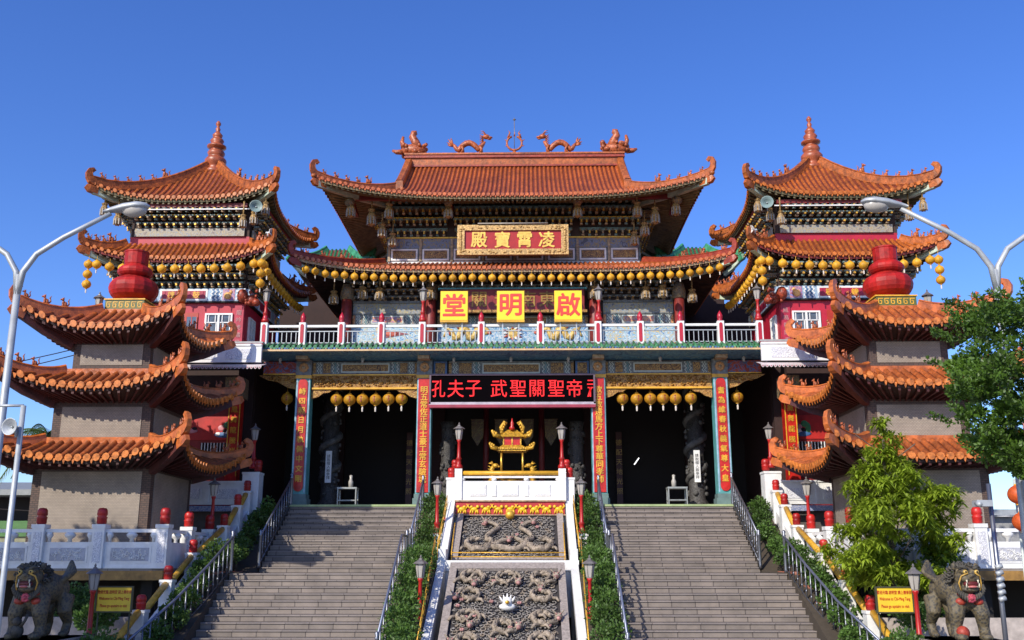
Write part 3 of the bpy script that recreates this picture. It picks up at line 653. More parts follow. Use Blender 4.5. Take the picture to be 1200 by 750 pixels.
def dragon(mb,x,y,z,s,L=1.9):
    """arched dragon walking along the ridge, head towards s"""
    pts=[];rs=[]
    for i in range(25):
        u=i/24; X=x-s*L/2*(1-2*u)*.82
        Z=z+.22+.36*max(0,math.sin(math.pi*min(1,max(0,(u-.18)/.62))))**.8+(.42*max(0,(u-.80)/.2))+(.30*max(0,(.14-u)/.14))
        pts.append((X,y,Z)); rs.append(.05+.09*math.sin(math.pi*min(1,u*1.02))**.5)
    mb.tube(pts,rs,8,0)
    hx=x+s*L*.44; mb.ball((hx,y,z+.88),(.17,.12,.12),8,6,0); mb.ball((hx+s*.17,y,z+.84),(.13,.08,.06),7,5,0); mb.ball((hx+s*.15,y,z+.76),(.10,.07,.03),7,5,0)
    for q in(-.06,.06): mb.tube([(hx,y+q,z+.95),(hx-s*.12,y+q*1.5,z+1.1),(hx-s*.25,y+q*2,z+1.12)],[.03,.025,.008],5,0)
    for k in range(5): mb.tube([(hx-s*.12,y,z+.85-.08*k),(hx-s*.3,y,z+.98-.1*k)],[.05,.01],4,0)
    for (lx) in (x+s*L*.28,x-s*L*.20):
        for q in(-.09,.09): mb.tube([(lx,y+q,z+.42),(lx+s*.09,y+q*1.4,z+.22),(lx-s*.02,y+q*1.4,z+.02)],[.08,.055,.05],6,0); mb.ball((lx+s*.03,y+q*1.4,z+.03),(.09,.05,.04),6,4,0)
    tx=x-s*L*.42
    for k,(dx,dz) in enumerate(((.22,.28),(.28,.12),(.1,.34),(.25,.0))): mb.tube([(tx,y,z+.45),(tx-s*dx*.6,y,z+.47+dz*.7),(tx-s*dx,y,z+.50+dz)],[.06,.05,.01],5,0)
    for k in range(11):
        u=.15+.06*k; i=int(u*24); p=pts[i]; mb.add([(p[0]-.05,y,p[2]+.08),(p[0]+.05,y,p[2]+.08),(p[0]-s*.03,y,p[2]+.18),(p[0],y+.02,p[2]+.08)],[(0,1,2),(0,2,3),(1,3,2)],0)
for s in(-1,1):
    m=MB(); dragon(m,-s*2.05,42,20.94,s,1.75); m.build('ridge_dragon',[figM],uproof)
    m=MB(); X=s*4.55    # ridge end monster with its tail curling up
    m.ball((X,42,21.18),(.62,.3,.3),10,8,0)
    for k in range(26): m.ball((X+random.uniform(-.6,.6),42+random.uniform(-.28,.28),21.0+random.uniform(0,.42)),random.uniform(.06,.15),6,4,0)
    m.tube([(X-s*.1,42,21.3),(X+s*-.05,42,21.6),(X-s*.2,42,21.85),(X-s*.42,42,22.0),(X-s*.35,42,22.14),(X-s*.15,42,22.1)],[.24,.2,.18,.16,.12,.06],8,0) if False else m.tube([(X-s*.15,42,21.3),(X-s*.05,42,21.6),(X+s*.08,42,21.85),(X+s*.02,42,22.02),(X-s*.12,42,22.05)],[.24,.19,.17,.16,.10],8,0)
    m.tube([(X+s*.45,42,21.3),(X+s*.55,42,21.6),(X+s*.5,42,21.85)],[.14,.10,.06],7,0)
    m.tube([(X+s*.5,42,21.1),(X+s*.8,42,21.1),(X+s*.98,42,21.18)],[.14,.11,.05],7,0)
    m.build('ridge_end_monster',[figM],uproof)
m=MB()   # flaming pearl with its spire
m.lathe([(.16,0),(.10,.08),(.07,.16)],(0,42,20.95),8,0)
R0=.34
m.tube([(R0*math.cos(a),42,21.5+R0*math.sin(a)) for a in [math.radians(110+k*320/20) for k in range(21)]],.05,6,0)
for k in range(9):
    a=R_(150+k*30+0)
    a=R_(-60+k*37.5); 
    if k: m.tube([(R0*math.cos(a),42,21.5+R0*math.sin(a)),((R0+.13)*math.cos(a)+.02,42,21.5+(R0+.16)*math.sin(a)+.06)],[.045,.008],5,0)
for s in(-1,1): m.tube([(s*.3,42,21.75),(s*.2,42,22.0),(s*.27,42,22.12)],[.05,.04,.008],5,0)
m.tube([(0,42,21.2),(0,42,22.75)],.018,5,1); m.lathe([(.02,0),(.09,.03),(.02,.06)],(0,42,22.62),6,1)
m.build('flaming_pearl',[figM,lampg],uproof)
# main plaque
pq=thing('plaque','big red plaque with four gold characters in a carved gilt frame on the upper storey','plaque',(0,38.0,14.9))
m=MB(); m.box(-1.95,1.95,37.98,38.05,15.15,15.98,0); m.build('board',[mat('plaque_red',(.36,.012,.008),.4)],pq)
m=MB(); 
for (x0,x1,z0,z1) in((-2.22,2.22,15.95,16.18),(-2.22,2.22,14.93,15.17),(-2.22,-1.93,15.17,15.95),(1.93,2.22,15.17,15.95)): m.box(x0,x1,37.90,38.06,z0,z1,0)
for i in range(150):
    t=random.random(); 
    x,z=random.choice(((random.uniform(-2.15,2.15),16.06),(random.uniform(-2.15,2.15),15.05),(-2.08,random.uniform(15.05,16.05)),(2.08,random.uniform(15.05,16.05))))
    m.ball((x,37.9,z+random.uniform(-.05,.05)),(random.uniform(.03,.08),.04,random.uniform(.025,.05)),5,4,0)
m.build('frame',[mat('pale_gilt_carving',(.50,.31,.11),.45,metal=.2,var=.4,scale=16,bump=.6)],pq)
for ch,x in zip('殿寶霄凌',(-1.35,-.42,.47,1.35)): text(ch,.70,(x,37.96,15.57),mat('bright_gilding',(.80,.52,.10),.4,metal=.2,var=.2),pq,bold=.016,extr=.012,sx=.95)
m=MB(); m.tube([(-1.4,37.85,16.22),(1.4,37.85,16.22)],.025,6,0); m.build('strip_lamp',[lampglass],pq)
# three yellow box signs on the balcony
for ch,x,d in(('堂',-1.97,'left-hand'),('明',0.0,'middle'),('啟',2.0,'right-hand')):
    s=thing('yellow_sign','%s square yellow sign with the red character %s above the balcony rail'%(d,ch),'sign',(x,33.65,11.1),'yellow signs above the balcony rail')
    m=MB(); m.box(x-.47,x+.47,33.6,33.85,11.2,12.24,0); m.build('face',[yel],s)
    m=MB(); m.box(x-.48,x+.48,33.61,33.86,11.13,11.2,0); m.box(x-.48,x-.47,33.62,33.85,11.2,12.25,0); m.box(x+.47,x+.48,33.62,33.85,11.2,12.25,0); m.box(x-.3,x-.26,33.7,33.74,10.4,11.2,1); m.box(x+.26,x+.3,33.7,33.74,10.4,11.2,1); m.build('case',[goldy,greym],s)
    text(ch,.86,(x,33.59,11.74),mat('sign_red_lettering',(.70,.05,.03),.5,var=.05),s,bold=.020,extr=.004)
# LED board
led=thing('led_board','long black electronic board with glowing red characters over the central bay','sign',(0,34.25,8.2))
m=MB(); m.box(-2.78,2.86,34.22,34.4,8.42,9.36,0); m.build('screen',[mat('black_screen',(.002,.001,.002),.9,var=0,spec=.05)],led)
m=MB(); m.box(-2.84,2.92,34.18,34.4,9.36,9.42,1)
m.box(-2.84,-2.78,34.18,34.4,8.36,9.36,1); m.box(2.86,2.92,34.18,34.4,8.36,9.36,1); m.box(-2.84,2.92,34.18,34.4,8.33,8.42,0); m.box(-2.84,2.92,34.16,34.4,8.23,8.33,2); m.build('frame',[mat('silver_pink',(.50,.42,.45),.4,metal=.3),mat('dull_purple_frame',(.14,.09,.12),.5),mat('crimson_frame',(.32,.03,.06),.5)],led)
ledm=mat('led_red',(.9,.03,.035),.6,var=0,emit=.22,spec=.1)
lx=(-2.52,-1.92,-1.3,-.42,.25,.90,1.57,2.2)
for ch,x in zip('孔夫子武聖關聖帝',lx): text(ch,.66,(x,34.21,8.90),ledm,led,bold=.003,extr=.003,sx=.92 if x>-2.5 else .75)
m=MB()   # left half of a character scrolling off the edge
for (x0,x1,z0,z1) in((2.66,2.85,9.15,9.19),(2.64,2.85,9.02,9.06),(2.66,2.85,8.90,8.94),(2.72,2.77,8.60,8.94)): m.box(x0,x1,34.205,34.215,z0,z1,0)
m.add([(2.74,34.205,8.9),(2.80,34.205,8.9),(2.70,34.205,8.6),(2.64,34.205,8.6)],[(0,1,2,3)],0)
m.build('lettering',[ledm],led)
# balcony balustrade
bal=thing('balustrade','white and red balustrade along the balcony above the green tiled eave','balustrade',(0,33.9,10.4))
bx=[-8.62,-7.28,-5.92,-4.52,-3.09,-1.03,1.03,3.03,4.50,5.90,7.28,8.62]
m=MB(); m.box(-8.62,8.62,33.83,33.93,11.02,11.10,0); m.build('top_rail',[white],bal)
m=MB(); m.box(-8.62,8.62,33.85,33.91,10.86,10.89,0); m.box(-8.62,8.62,33.85,33.91,10.45,10.48,0)
x=-8.5
while x<8.6: m.box(x-.012,x+.012,33.87,33.895,10.48,10.86,0); x+=.165
m.build('bars',[greym],bal)
for x in bx:
    m=MB(); m.box(x-.115,x+.115,33.76,33.99,10.38,11.18,0); m.build('post',[white],bal)
    m=MB(); m.box(x-.06,x+.06,33.745,33.76,10.50,11.06,0)
    for zz in(10.50,11.06): m.lathe([(.06,-.0075),(.06,.0075)],(x,33.752,zz),10,0,False,'y')
    m.build('red_inset',[crim],bal)
    m=MB(); m.lathe([(.09,0),(.10,.04),(.08,.08),(.10,.13),(.095,.22),(.06,.30),(.02,.36),(.0,.40)],(x,33.87,11.18),8,0); m.build('red_finial',[mat('crimson_finial',(.42,.012,.03),.35)],bal)
# ---------------------------------------------------------------- bell and drum towers
def tower(s,lab,chars,sidechar):
    cx,cy=s*11.65,36.4
    tw=thing('temple_tower',lab,'tower',(cx,cy,ZT))
    m=MB(); hw=2.2
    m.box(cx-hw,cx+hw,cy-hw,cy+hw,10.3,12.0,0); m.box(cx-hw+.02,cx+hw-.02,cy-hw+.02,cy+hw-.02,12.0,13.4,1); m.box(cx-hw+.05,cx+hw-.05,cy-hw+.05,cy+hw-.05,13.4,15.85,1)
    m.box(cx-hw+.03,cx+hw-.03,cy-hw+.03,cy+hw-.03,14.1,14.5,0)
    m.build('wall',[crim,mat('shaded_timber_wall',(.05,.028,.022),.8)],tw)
    for sd in 'FLR':
        T=frame(sd,cx,cy,hw,hw)
        # painted sign band
        m=MB(); m.fbox(T,-2.2,2.2,0,.10,12.05,12.52,0); m.fbox(T,-2.2,2.2,.0,.13,12.0,12.05,7)
        m.fbox(T,-.85,.85,.10,.115,12.08,12.49,1); m.fbox(T,-.78,.78,.115,.125,12.14,12.43,2)
        for e in(-1,1):
            for k in range(5): zig(m,T,e*(1.0+.075*k),12.07,12.5,.045,.035,3,(1,3)[k%2],.118)
            m.fbox(T,e*1.61-.22,e*1.61+.22,.10,.112,12.08,12.5,4); 
            m.ball(T(e*1.58,.10,12.25),(.16,.05,.14) if sd=='F' else (.05,.16,.14),7,5,5); m.ball(T(e*1.68,.10,12.38),(.08,.05,.08),6,4,5)
            for k in range(3): m.fbox(T,e*2.0-.13,e*2.0+.13,.10,.115,12.1+.14*k,12.17+.14*k,1)
            m.fbox(T,e*2.16-.03,e*2.16+.03,.10,.12,12.06,12.51,1)
        m.build('painted_sign_band',[lblue,white,mat('band_red',(.35,.012,.05),.5),blue,pat('mauve_paint',[(.25,.12,.30),(.5,.3,.35),(.35,.1,.15),(.2,.2,.45)],5,2,bump=0),mat('dragon_yellow',(.72,.38,.12),.5,var=.3),redwood,dark],tw)
        m=MB(); brackets(m,T,-2.15,2.15,12.56,13.3,.75,3,.24); brackets(m,T,-1.95,1.95,14.82,15.5,.55,3,.25)
        m.build('bracket_tiers',[bracketP,mat('bracket_teal_grey',(.15,.22,.21),.55,var=.4),gold,bracketP,tanp],tw)
        m=MB(); m.fbox(T,-2.0,2.0,.0,.06,14.5,14.8,0); m.fbox(T,-2.2,2.2,.5,.6,15.42,15.56,1)
        if sd=='F': m.fbox(T,-2.3,2.3,.62,.65,15.30,15.34,2)
        m.build('painted_frieze',[pat('tan_painted_frieze',[(.25,.22,.17),(.40,.30,.14),(.22,.24,.26),(.36,.30,.22),(.18,.14,.12)],6,2,bump=.3),redwood,white],tw)
    T=frame('F',cx,cy,hw,hw)
    q=-s   # windows sit towards the middle of the temple
    def window(a0,a1,z0,z1,m1,rows,cols,T=T,recess=.0):
        m=MB(); w=.06
        for(a,b,c,d) in((a0,a1,z0,z0+w),(a0,a1,z1-w,z1),(a0,a0+w,z0+w,z1-w),(a1-w,a1,z0+w,z1-w)): m.fbox(T,a,b,0,.07,c,d,0)
        m.fbox(T,(a0+a1)/2-.035,(a0+a1)/2+.035,.0,.075,z0+w,z1-w,0)
        for r in range(1,rows): z=z0+(z1-z0)*r/rows; m.fbox(T,a0+w,a1-w,.01,.05,z-.017,z+.017,0)
        for r in range(rows):
            for c in range(cols):
                a=a0+(a1-a0)*(c+.5+.18*(r%2))/cols
                if abs(a-(a0+a1)/2)>.05 and a<a1-.06: m.fbox(T,a-.014,a+.014,.01,.05,z0+(z1-z0)*r/rows,z0+(z1-z0)*(r+1)/rows,0)
        fr=m.build('window',[m1],tw)
        m=MB(); m.fbox(T,a0+.03,a1-.03,.003,.012,z0+.03,z1-.03,0); m.build('pane',[glass],fr)
    a0,a1=sorted((q*.80,q*1.78)); window(a0,a1,10.62,11.62,white,3,4)
    m=MB(); b0,b1=sorted((q*-.15,q*.55)); m.fbox(T,b0,b1,.003,.02,10.35,11.65,0); m.fbox(T,b0+.28,b1-.05,.02,.04,10.6,11.5,1)
    for k in range(3): m.fbox(T,b0+.27+.19*k,b0+.30+.19*k,.04,.05,10.6,11.5,0)
    m.fbox(T,b0+.28,b1-.05,.04,.05,11.02,11.06,0); m.build('red_door',[mat('orange_red_door',(.40,.03,.01),.4),glass],tw)
    Ts=frame('R' if s<0 else 'L',cx,cy,hw,hw)
    e=-1 if s<0 else 1
    a0,a1=sorted((e*-1.75*-1,e*.9)); a0,a1=sorted((e*1.75,e*1.0)); window(a0,a1,10.65,11.6,white,3,2,T=Ts)
    # crimson couplet strip at the inner corner
    m=MB(); c0,c1=sorted((q*1.85,q*2.17)); m.fbox(T,c0,c1,.0,.06,10.35,11.9,0); cs=m.build('couplet_strip',[mat('deep_crimson',(.40,.015,.045),.5)],tw)
    x_=cx+(c0+c1)/2; text('\n'.join(sidechar),.2,(x_,cy-hw-.07,11.1),mat('pink_lettering',(.55,.25,.25),.5),cs,extr=.005,line=1.35)
    for j,ch in enumerate(chars): text(ch,.27,(cx+(-.45+.9*j),cy-hw-.13,12.285),goldy,tw,extr=.006,bold=.006)
    # carved red lion head bracket at the corner
    m=MB(); X=cx+q*2.15; Y=cy-hw-.25
    m.ball((X,Y,12.2),(.2,.25,.25),8,6,0); m.ball((X+q*.3,Y+.1,12.05),(.25,.22,.2),8,6,0); m.ball((X+q*.5,Y,11.95),(.15,.18,.14),7,5,0)
    for k in range(9): m.ball((X+q*random.uniform(-.1,.55),Y-random.uniform(0,.15),12.0+random.uniform(-.12,.4)),.07,5,4,0)
    m.build('carved_corner_bracket',[mat('red_brown_carving',(.32,.05,.02),.5,var=.5,scale=12)],tw)
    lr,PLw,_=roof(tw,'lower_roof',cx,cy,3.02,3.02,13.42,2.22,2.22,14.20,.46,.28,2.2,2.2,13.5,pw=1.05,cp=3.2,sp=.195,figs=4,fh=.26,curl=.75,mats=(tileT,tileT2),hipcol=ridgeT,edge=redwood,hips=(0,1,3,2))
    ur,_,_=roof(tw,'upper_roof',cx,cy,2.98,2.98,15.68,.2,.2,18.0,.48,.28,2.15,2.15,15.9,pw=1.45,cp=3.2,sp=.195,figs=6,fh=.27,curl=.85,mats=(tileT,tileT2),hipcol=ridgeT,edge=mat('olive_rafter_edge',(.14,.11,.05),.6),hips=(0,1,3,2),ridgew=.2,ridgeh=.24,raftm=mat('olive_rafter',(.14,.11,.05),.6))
    m=MB(); m.lathe([(.40,-.35),(.42,-.2),(.30,-.1),(.33,0),(.40,.12),(.42,.25),(.36,.34),(.27,.38),(.30,.44),(.34,.55),(.30,.64),(.22,.68),(.25,.74),(.37,.80),(.37,.86),(.24,.92),(.22,.98),(.27,1.08),(.22,1.16),(.15,1.2),(.18,1.25),(.20,1.33),(.12,1.42),(.07,1.5),(.10,1.58),(.07,1.64),(.05,1.70),(.10,1.78),(.10,1.84),(.04,1.93),(.0,1.96)],(cx,cy,18.12),14,0)
    m.build('spire',[mat('terracotta_spire',(.36,.085,.03),.4,var=.3)],ur)
    pendants(tw,[(cx+a*2.45,cy-2.75,14.75,.5,.13) for a in(-1,1)]+[(cx+a*2.9,cy-2.9,15.05,.5,.13) for a in(-1,1)]+[(cx+q*2.15,cy-3.0,14.55,.5,.12)])
    # balcony with carved white parapet and scalloped awning
    X0,X1=sorted((s*8.75,s*12.9))
    m=MB(); m.box(X0,X1,33.2,34.2,9.62,9.75,1); xa,xb=sorted((s*8.45,s*13.0)); m.box(xa,xb,33.0,33.12,9.62,10.18,0); m.box(xa,xb,32.97,33.15,10.18,10.25,0)
    k=0; x=s*8.62
    while abs(x)<12.5:
        p,r_=sorted((x+s*.15,x+s*1.05)); m.box(p,r_,32.985,33.0,9.72,10.08,2); x+=s*1.25
    m.build('balcony_parapet',[white,greyb,whitecarve],tw)
    m=MB(); m.box(xa,xb,33.1,33.9,10.3,10.36,0); m.box(xa,xb,33.12,33.16,10.25,10.3,1); m.build('sill',[mat('grey_sill',(.35,.34,.33),.5),crim],tw)
    m=MB(); aa,ab=sorted((s*8.3,s*11.3))
    m.add([(aa,32.6,9.42),(ab,32.6,9.42),(ab,33.3,9.62),(aa,33.3,9.62)],[(0,1,2,3)],0); m.box(aa,ab,32.58,32.6,9.38,9.45,0)
    n=22
    for i in range(n):
        x0=aa+(ab-aa)*i/n; w=(ab-aa)/n
        m.add([(x0,32.58,9.38),(x0+w*.2,32.58,9.33),(x0+w*.5,32.58,9.30),(x0+w*.8,32.58,9.33),(x0+w,32.58,9.38)],[(0,1,2,3,4)],0)
        m.add([(x0+w*.25,32.575,9.37),(x0+w*.5,32.575,9.325),(x0+w*.75,32.575,9.37)],[(0,1,2)],1)
    m.build('scalloped_awning',[mat('pinkish_white',(.62,.53,.54),.5),mat('dull_pink',(.42,.12,.14),.5)],tw)
    # lower storey beside the porch
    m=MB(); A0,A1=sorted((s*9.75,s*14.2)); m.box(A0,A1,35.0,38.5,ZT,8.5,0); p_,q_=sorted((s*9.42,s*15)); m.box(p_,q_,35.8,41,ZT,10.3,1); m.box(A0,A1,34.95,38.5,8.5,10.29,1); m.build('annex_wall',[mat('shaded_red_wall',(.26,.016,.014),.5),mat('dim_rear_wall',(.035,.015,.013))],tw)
    TA_=frame('F',0,35.0,0,0)
    m=MB(); B0,B1=sorted((s*9.8,s*12.0)); m.fbox(TA_,B0,B1,0,.03,7.22,8.05,0)
    c=s*10.15
    for (dx,dz,rx,rz,mi) in((0,.2,.34,.10,1),(.15*s*-1,.28,.2,.12,2),(-.1,.45,.12,.10,3),(.1,.55,.13,.12,4),(.22,.4,.1,.2,4),(.05,.33,.1,.08,5),(s*1.2,.35,.28,.09,3),(s*1.35,.45,.12,.08,2),(s*1.05,.42,.1,.07,5),(-.2,.22,.12,.08,2)):
        m.ball((c+dx,34.97,7.2+dz),(rx,.015,rz),10,6,mi)
    m.build('mural_panel',[mat('mural_red',(.45,.018,.015),.5),blue,white,mat('mural_pink',(.6,.25,.28),.5),mat('mural_green',(.05,.22,.08),.5),dark],tw)
    m=MB(); W0,W1=sorted((s*9.95,s*10.95)); m.fbox(TA_,W0,W1,.0,.02,6.35,7.12,0)
    for k in range(9): x=W0+.06+k*(W1-W0-.12)/8; m.fbox(TA_,x-.015,x+.015,.05,.08,6.35,7.12,1)
    m.fbox(TA_,W0,W1,.05,.08,6.72,6.76,1); m.fbox(TA_,W0+.3,W0+.55,.02,.04,6.35,6.75,2); m.build('barred_window',[dark,white,mat('grey_curtain',(.3,.28,.25),.8)],tw)
    m=MB(); xx=s*9.62; m.box(xx-.2,xx+.2,34.3,34.7,ZT,8.9,0); m.box(xx-.2,xx-.17,34.28,34.3,5.9,8.7,1); m.box(xx+.17,xx+.2,34.28,34.3,5.9,8.7,1); cl=m.build('red_pillar',[red,goldy],tw)
    text('\n'.join('鳳舞龍騰祥瑞'),.24,(xx,34.285,7.3),goldy,cl,extr=.006,line=1.5)
    m=MB(); m.box(xx-.3,xx+.3,34.0,34.8,8.6,9.3,0); m.build('carved_bracket',[bracketP],tw)
    # long strip lamp and horn loudspeaker under the upper eave
    return tw
tower(-1,'drum tower on the left with crimson wall and spired orange roof','樓鼓','龍吟虎嘯風')
tower(1,'bell tower on the right with crimson wall and spired orange roof','樓鐘','鳳鳴朝陽春')
def horn(x,y,z,dx,dy,r,lab,col=None):
    d=Vector((dx,dy,0)).normalized(); h=thing('horn_loudspeaker',lab,'loudspeaker',(x,y,z))
    m=MB(); P=Vector((x,y,z)); seg=14; a=d.cross(Vector((0,0,1)))
    prof=[(r*.2,-r*1.5),(r*.25,-r*.8),(r*.5,-r*.2),(r,0),(r*1.04,.02),(r*.95,.01),(r*.45,-r*.25),(r*.12,-r*.5)]
    vs=[tuple(P+d*q+a*(rr*math.cos(6.283*k/seg))+Vector((0,0,rr*math.sin(6.283*k/seg)))) for rr,q in prof for k in range(seg)]
    m.add(vs,[(i*seg+k,i*seg+(k+1)%seg,(i+1)*seg+(k+1)%seg,(i+1)*seg+k) for i in range(len(prof)-1) for k in range(seg)],0,True)
    m.build('horn',[col or mat('grey_green_horn',(.18,.25,.24),.45)],h)
    m=MB(); m.ball(tuple(P-d*r*1.6),(r*.35,r*.35,r*.35),8,6,0); m.tube([tuple(P-d*r*1.2),tuple(P-d*r*1.2+Vector((0,0,-r*1.1)))],.02,5,0); m.ball(tuple(P-d*r*.3),(r*.14,)*3,6,5,0); m.build('driver',[greym],h)
    return h
horn(-8.98,33.1,15.25,.25,-1,.22,'round horn loudspeaker under the upper eave of the left tower')
horn(8.98,33.1,15.28,-.25,-1,.22,'round horn loudspeaker under the upper eave of the right tower')
horn(-8.35,33.0,14.25,.9,-.4,.13,'small white horn loudspeaker at the lower roof corner of the left tower',white)
horn(8.35,33.0,14.25,-.9,-.4,.13,'small white horn loudspeaker at the lower roof corner of the right tower',white)
# ---------------------------------------------------------------- green roofs of the hall behind
for s in(-1,1):
    h=thing('rear_hall','green tiled roof of a rear hall showing %s of the main hall'%('left' if s<0 else 'right'),'building',(s*8.5,46,ZT))
    m=MB(); m.box(s*8.5-1.2,s*8.5+1.2,45,47,ZT,16.1,0); m.build('wall',[mat('dim_rear_wall',(.035,.015,.013))],h)
    roof(h,'roof',s*8.5,46,1.7,1.7,16.3,.5,.5,17.6,.6,.2,1.2,1.2,16.2,pw=1.2,cp=2.5,mats=(greenT,greenT2),hipcol=mat('glazed_green_ridge',(.05,.25,.12),.35,var=.4),figs=2,fh=.3,curl=.7)
# ---------------------------------------------------------------- front pavilions
def pavilion(s,lab):
    cx,cy=s*11.68,29.8; Z0=2.88
    pv=thing('pavilion',lab,'pavilion',(cx,cy,Z0))
    redr=mat('dark_red_rafter',(.075,.016,.014),.6,var=.4); dks=mat('dark_red_soffit',(.03,.012,.010),.7)
    for (hw,z0,z1,pz0,pz1) in((1.68,Z0,5.75,Z0,5.5),(1.42,6.2,7.75,6.45,7.38),(1.14,8.3,9.6,8.66,9.28)):
        m=MB(); m.box(cx-hw,cx+hw,cy-hw,cy+hw,z0,z1,0)
        w=m.build('wall',[brownbrick],pv)
        m=MB(); b=.26 if hw>1.2 else .22
        for sd in 'FBLR':
            T=frame(sd,cx,cy,hw,hw); m.fbox(T,-hw+b,hw-b,0,.02,pz0,pz1,0)
        m.build('mosaic_panel',[mosaic],w)
    specs=[('lower_roof',2.65,2.65,5.76,1.50,6.36,1.68,5.62,.66,.32),('middle_roof',2.35,2.35,7.82,1.24,8.40,1.42,7.55,.62,.30),('upper_roof',2.05,2.05,9.62,.62,10.42,1.18,9.35,.62,.30)]
    for (nm,A,B,z0,TA,z1,wa,zw,lf,ou) in specs:
        rf,_,_=roof(pv,nm,cx,cy,A,B,z0,TA,TA,z1,lf,ou,wa,wa,zw,pw=1.1 if nm!='upper_roof' else 1.25,cp=2.7,sp=.255,r=.085,mats=(tileP,tileP2),hipcol=mat('glazed_amber_ridge',(.50,.13,.03),.33,var=.35,bump=.3,bscale=14),figs=3,fh=.30,curl=.85,beam=redr,raftm=redr,edge=dks,ridgew=.18,ridgeh=.22)
        if nm!='upper_roof':
            m=MB()
            for (x0,x1,y0,y1) in((-TA-.08,TA+.08,-TA-.08,-TA+.05),(-TA-.08,TA+.08,TA-.05,TA+.08),(-TA-.08,-TA+.05,-TA+.05,TA-.05),(TA-.05,TA+.08,-TA+.05,TA-.05)): m.box(cx+x0,cx+x1,cy+y0,cy+y1,z1-.08,z1+.13,0)
            m.build('top_ridge',[mat('glazed_amber_ridge',(.5,.13,.03))],rf)
        else:
            m=MB(); m.box(cx-.66,cx+.66,cy-.66,cy+.66,10.3,10.50,0)
            m.build('top_ridge',[mat('glazed_amber_ridge',(.5,.13,.03))],rf)
    # key-pattern plinth and red gourd finial
    pl=MB(); pl.box(cx-.60,cx+.60,cy-.60,cy+.60,10.50,10.80,0); pl.box(cx-.63,cx+.63,cy-.63,cy+.63,10.80,10.84,1)
    for sd in 'FLR':
        T=frame(sd,cx,cy,.6,.6)
        for i in range(6):
            a=-.55+.19*i
            for (u0,u1,z0,z1) in((0,.15,10.72,10.745),(0,.025,10.57,10.72),(0,.11,10.56,10.585),(.09,.115,10.585,10.66),(.05,.11,10.655,10.68)): pl.fbox(T,a+u0,a+u1,0,.008,z0,z1,1)
    pl.build('key_pattern_plinth',[mat('green_gold_plinth',(.10,.12,.03),.5),goldy],pv)
    m=MB(); m.lathe([(.46,0),(.47,.08),(.56,.12),(.66,.20),(.72,.31),(.745,.45),(.72,.58),(.65,.68),(.55,.75),(.42,.80),(.40,.83),(.47,.87),(.52,.93),(.535,1.0),(.51,1.08),(.44,1.15),(.37,1.19),(.35,1.22),(.36,1.25),(.365,1.60),(.38,1.62),(.38,1.66),(.33,1.68),(.10,1.74),(.0,1.75)],(cx,cy,10.84),16,0,False)
    m.build('gourd_finial',[mat('finial_red_paint',(.42,.012,.008),.5,var=.35,scale=3,spec=.35,stain=.35)],pv)
    return pv
pavilion(-1,'three-tiered tiled pavilion with a red gourd finial left of the stairs')
pavilion(1,'three-tiered tiled pavilion with a red gourd finial right of the stairs behind trees')
# ---------------------------------------------------------------- central dragon ramp
ramp=thing('dragon_ramp','white walled central ramp with two carved stone dragon slabs between the staircases','ramp',(0,30,0))
m=MB()
m.box(-1.98,1.98,33.0,34.3,ZL,4.96,0)
m.add([(-2.0,23.0,0),(-2.0,33.2,0),(-2.0,33.2,4.55),(-2.0,30.5,3.0),(-2.0,28.9,2.6),(-2.0,23.0,-.1)],[(0,1,2,3,4,5)],0)
for e in(-1,1):      # stepped side walls
    x0,x1=sorted((e*1.80,e*2.02))
    for (ya,yb,za,zb,zc,zd) in ((30.3,33.0,1.8,3.2,3.42,4.96),(23.2,29.6,0.,0.,.22,3.02)):
        m.hexa([(x0,ya,za),(x1,ya,za),(x1,yb,zb),(x0,yb,zb),(x0,ya,zc),(x1,ya,zc),(x1,yb,zd),(x0,yb,zd)],0)
    m.box(x0,x1,29.6,30.3,1.5,3.40,0)
m.box(-1.80,1.80,29.55,30.3,1.5,3.02,0); m.box(-2.04,2.04,29.5,29.62,2.78,3.08,0)
m.build('white_wall',[white],ramp)
def ymap(v0,v1,y0,z0,y1,z1):    # point on a sloping slab: (x, t, height above the slab)
    L=math.hypot(y1-y0,z1-z0); ny,nz=-(z1-z0)/L,(y1-y0)/L
    return lambda x,t,h:(x,y0+(y1-y0)*t+ny*h,z0+(z1-z0)*t+nz*h)
stoneG=mat('carved_grey_stone',(.25,.225,.20),.75,var=.5,scale=9,bump=.5,bscale=30)
stoneT=mat('carved_tan_stone',(.30,.24,.18),.75,var=.45,scale=9,bump=.5,bscale=30)
stoneP=mat('painted_pink_stone',(.40,.20,.18),.6,var=.5,scale=12)
stoneD=mat('deep_dark_stone',(.035,.03,.03),.9,var=0)
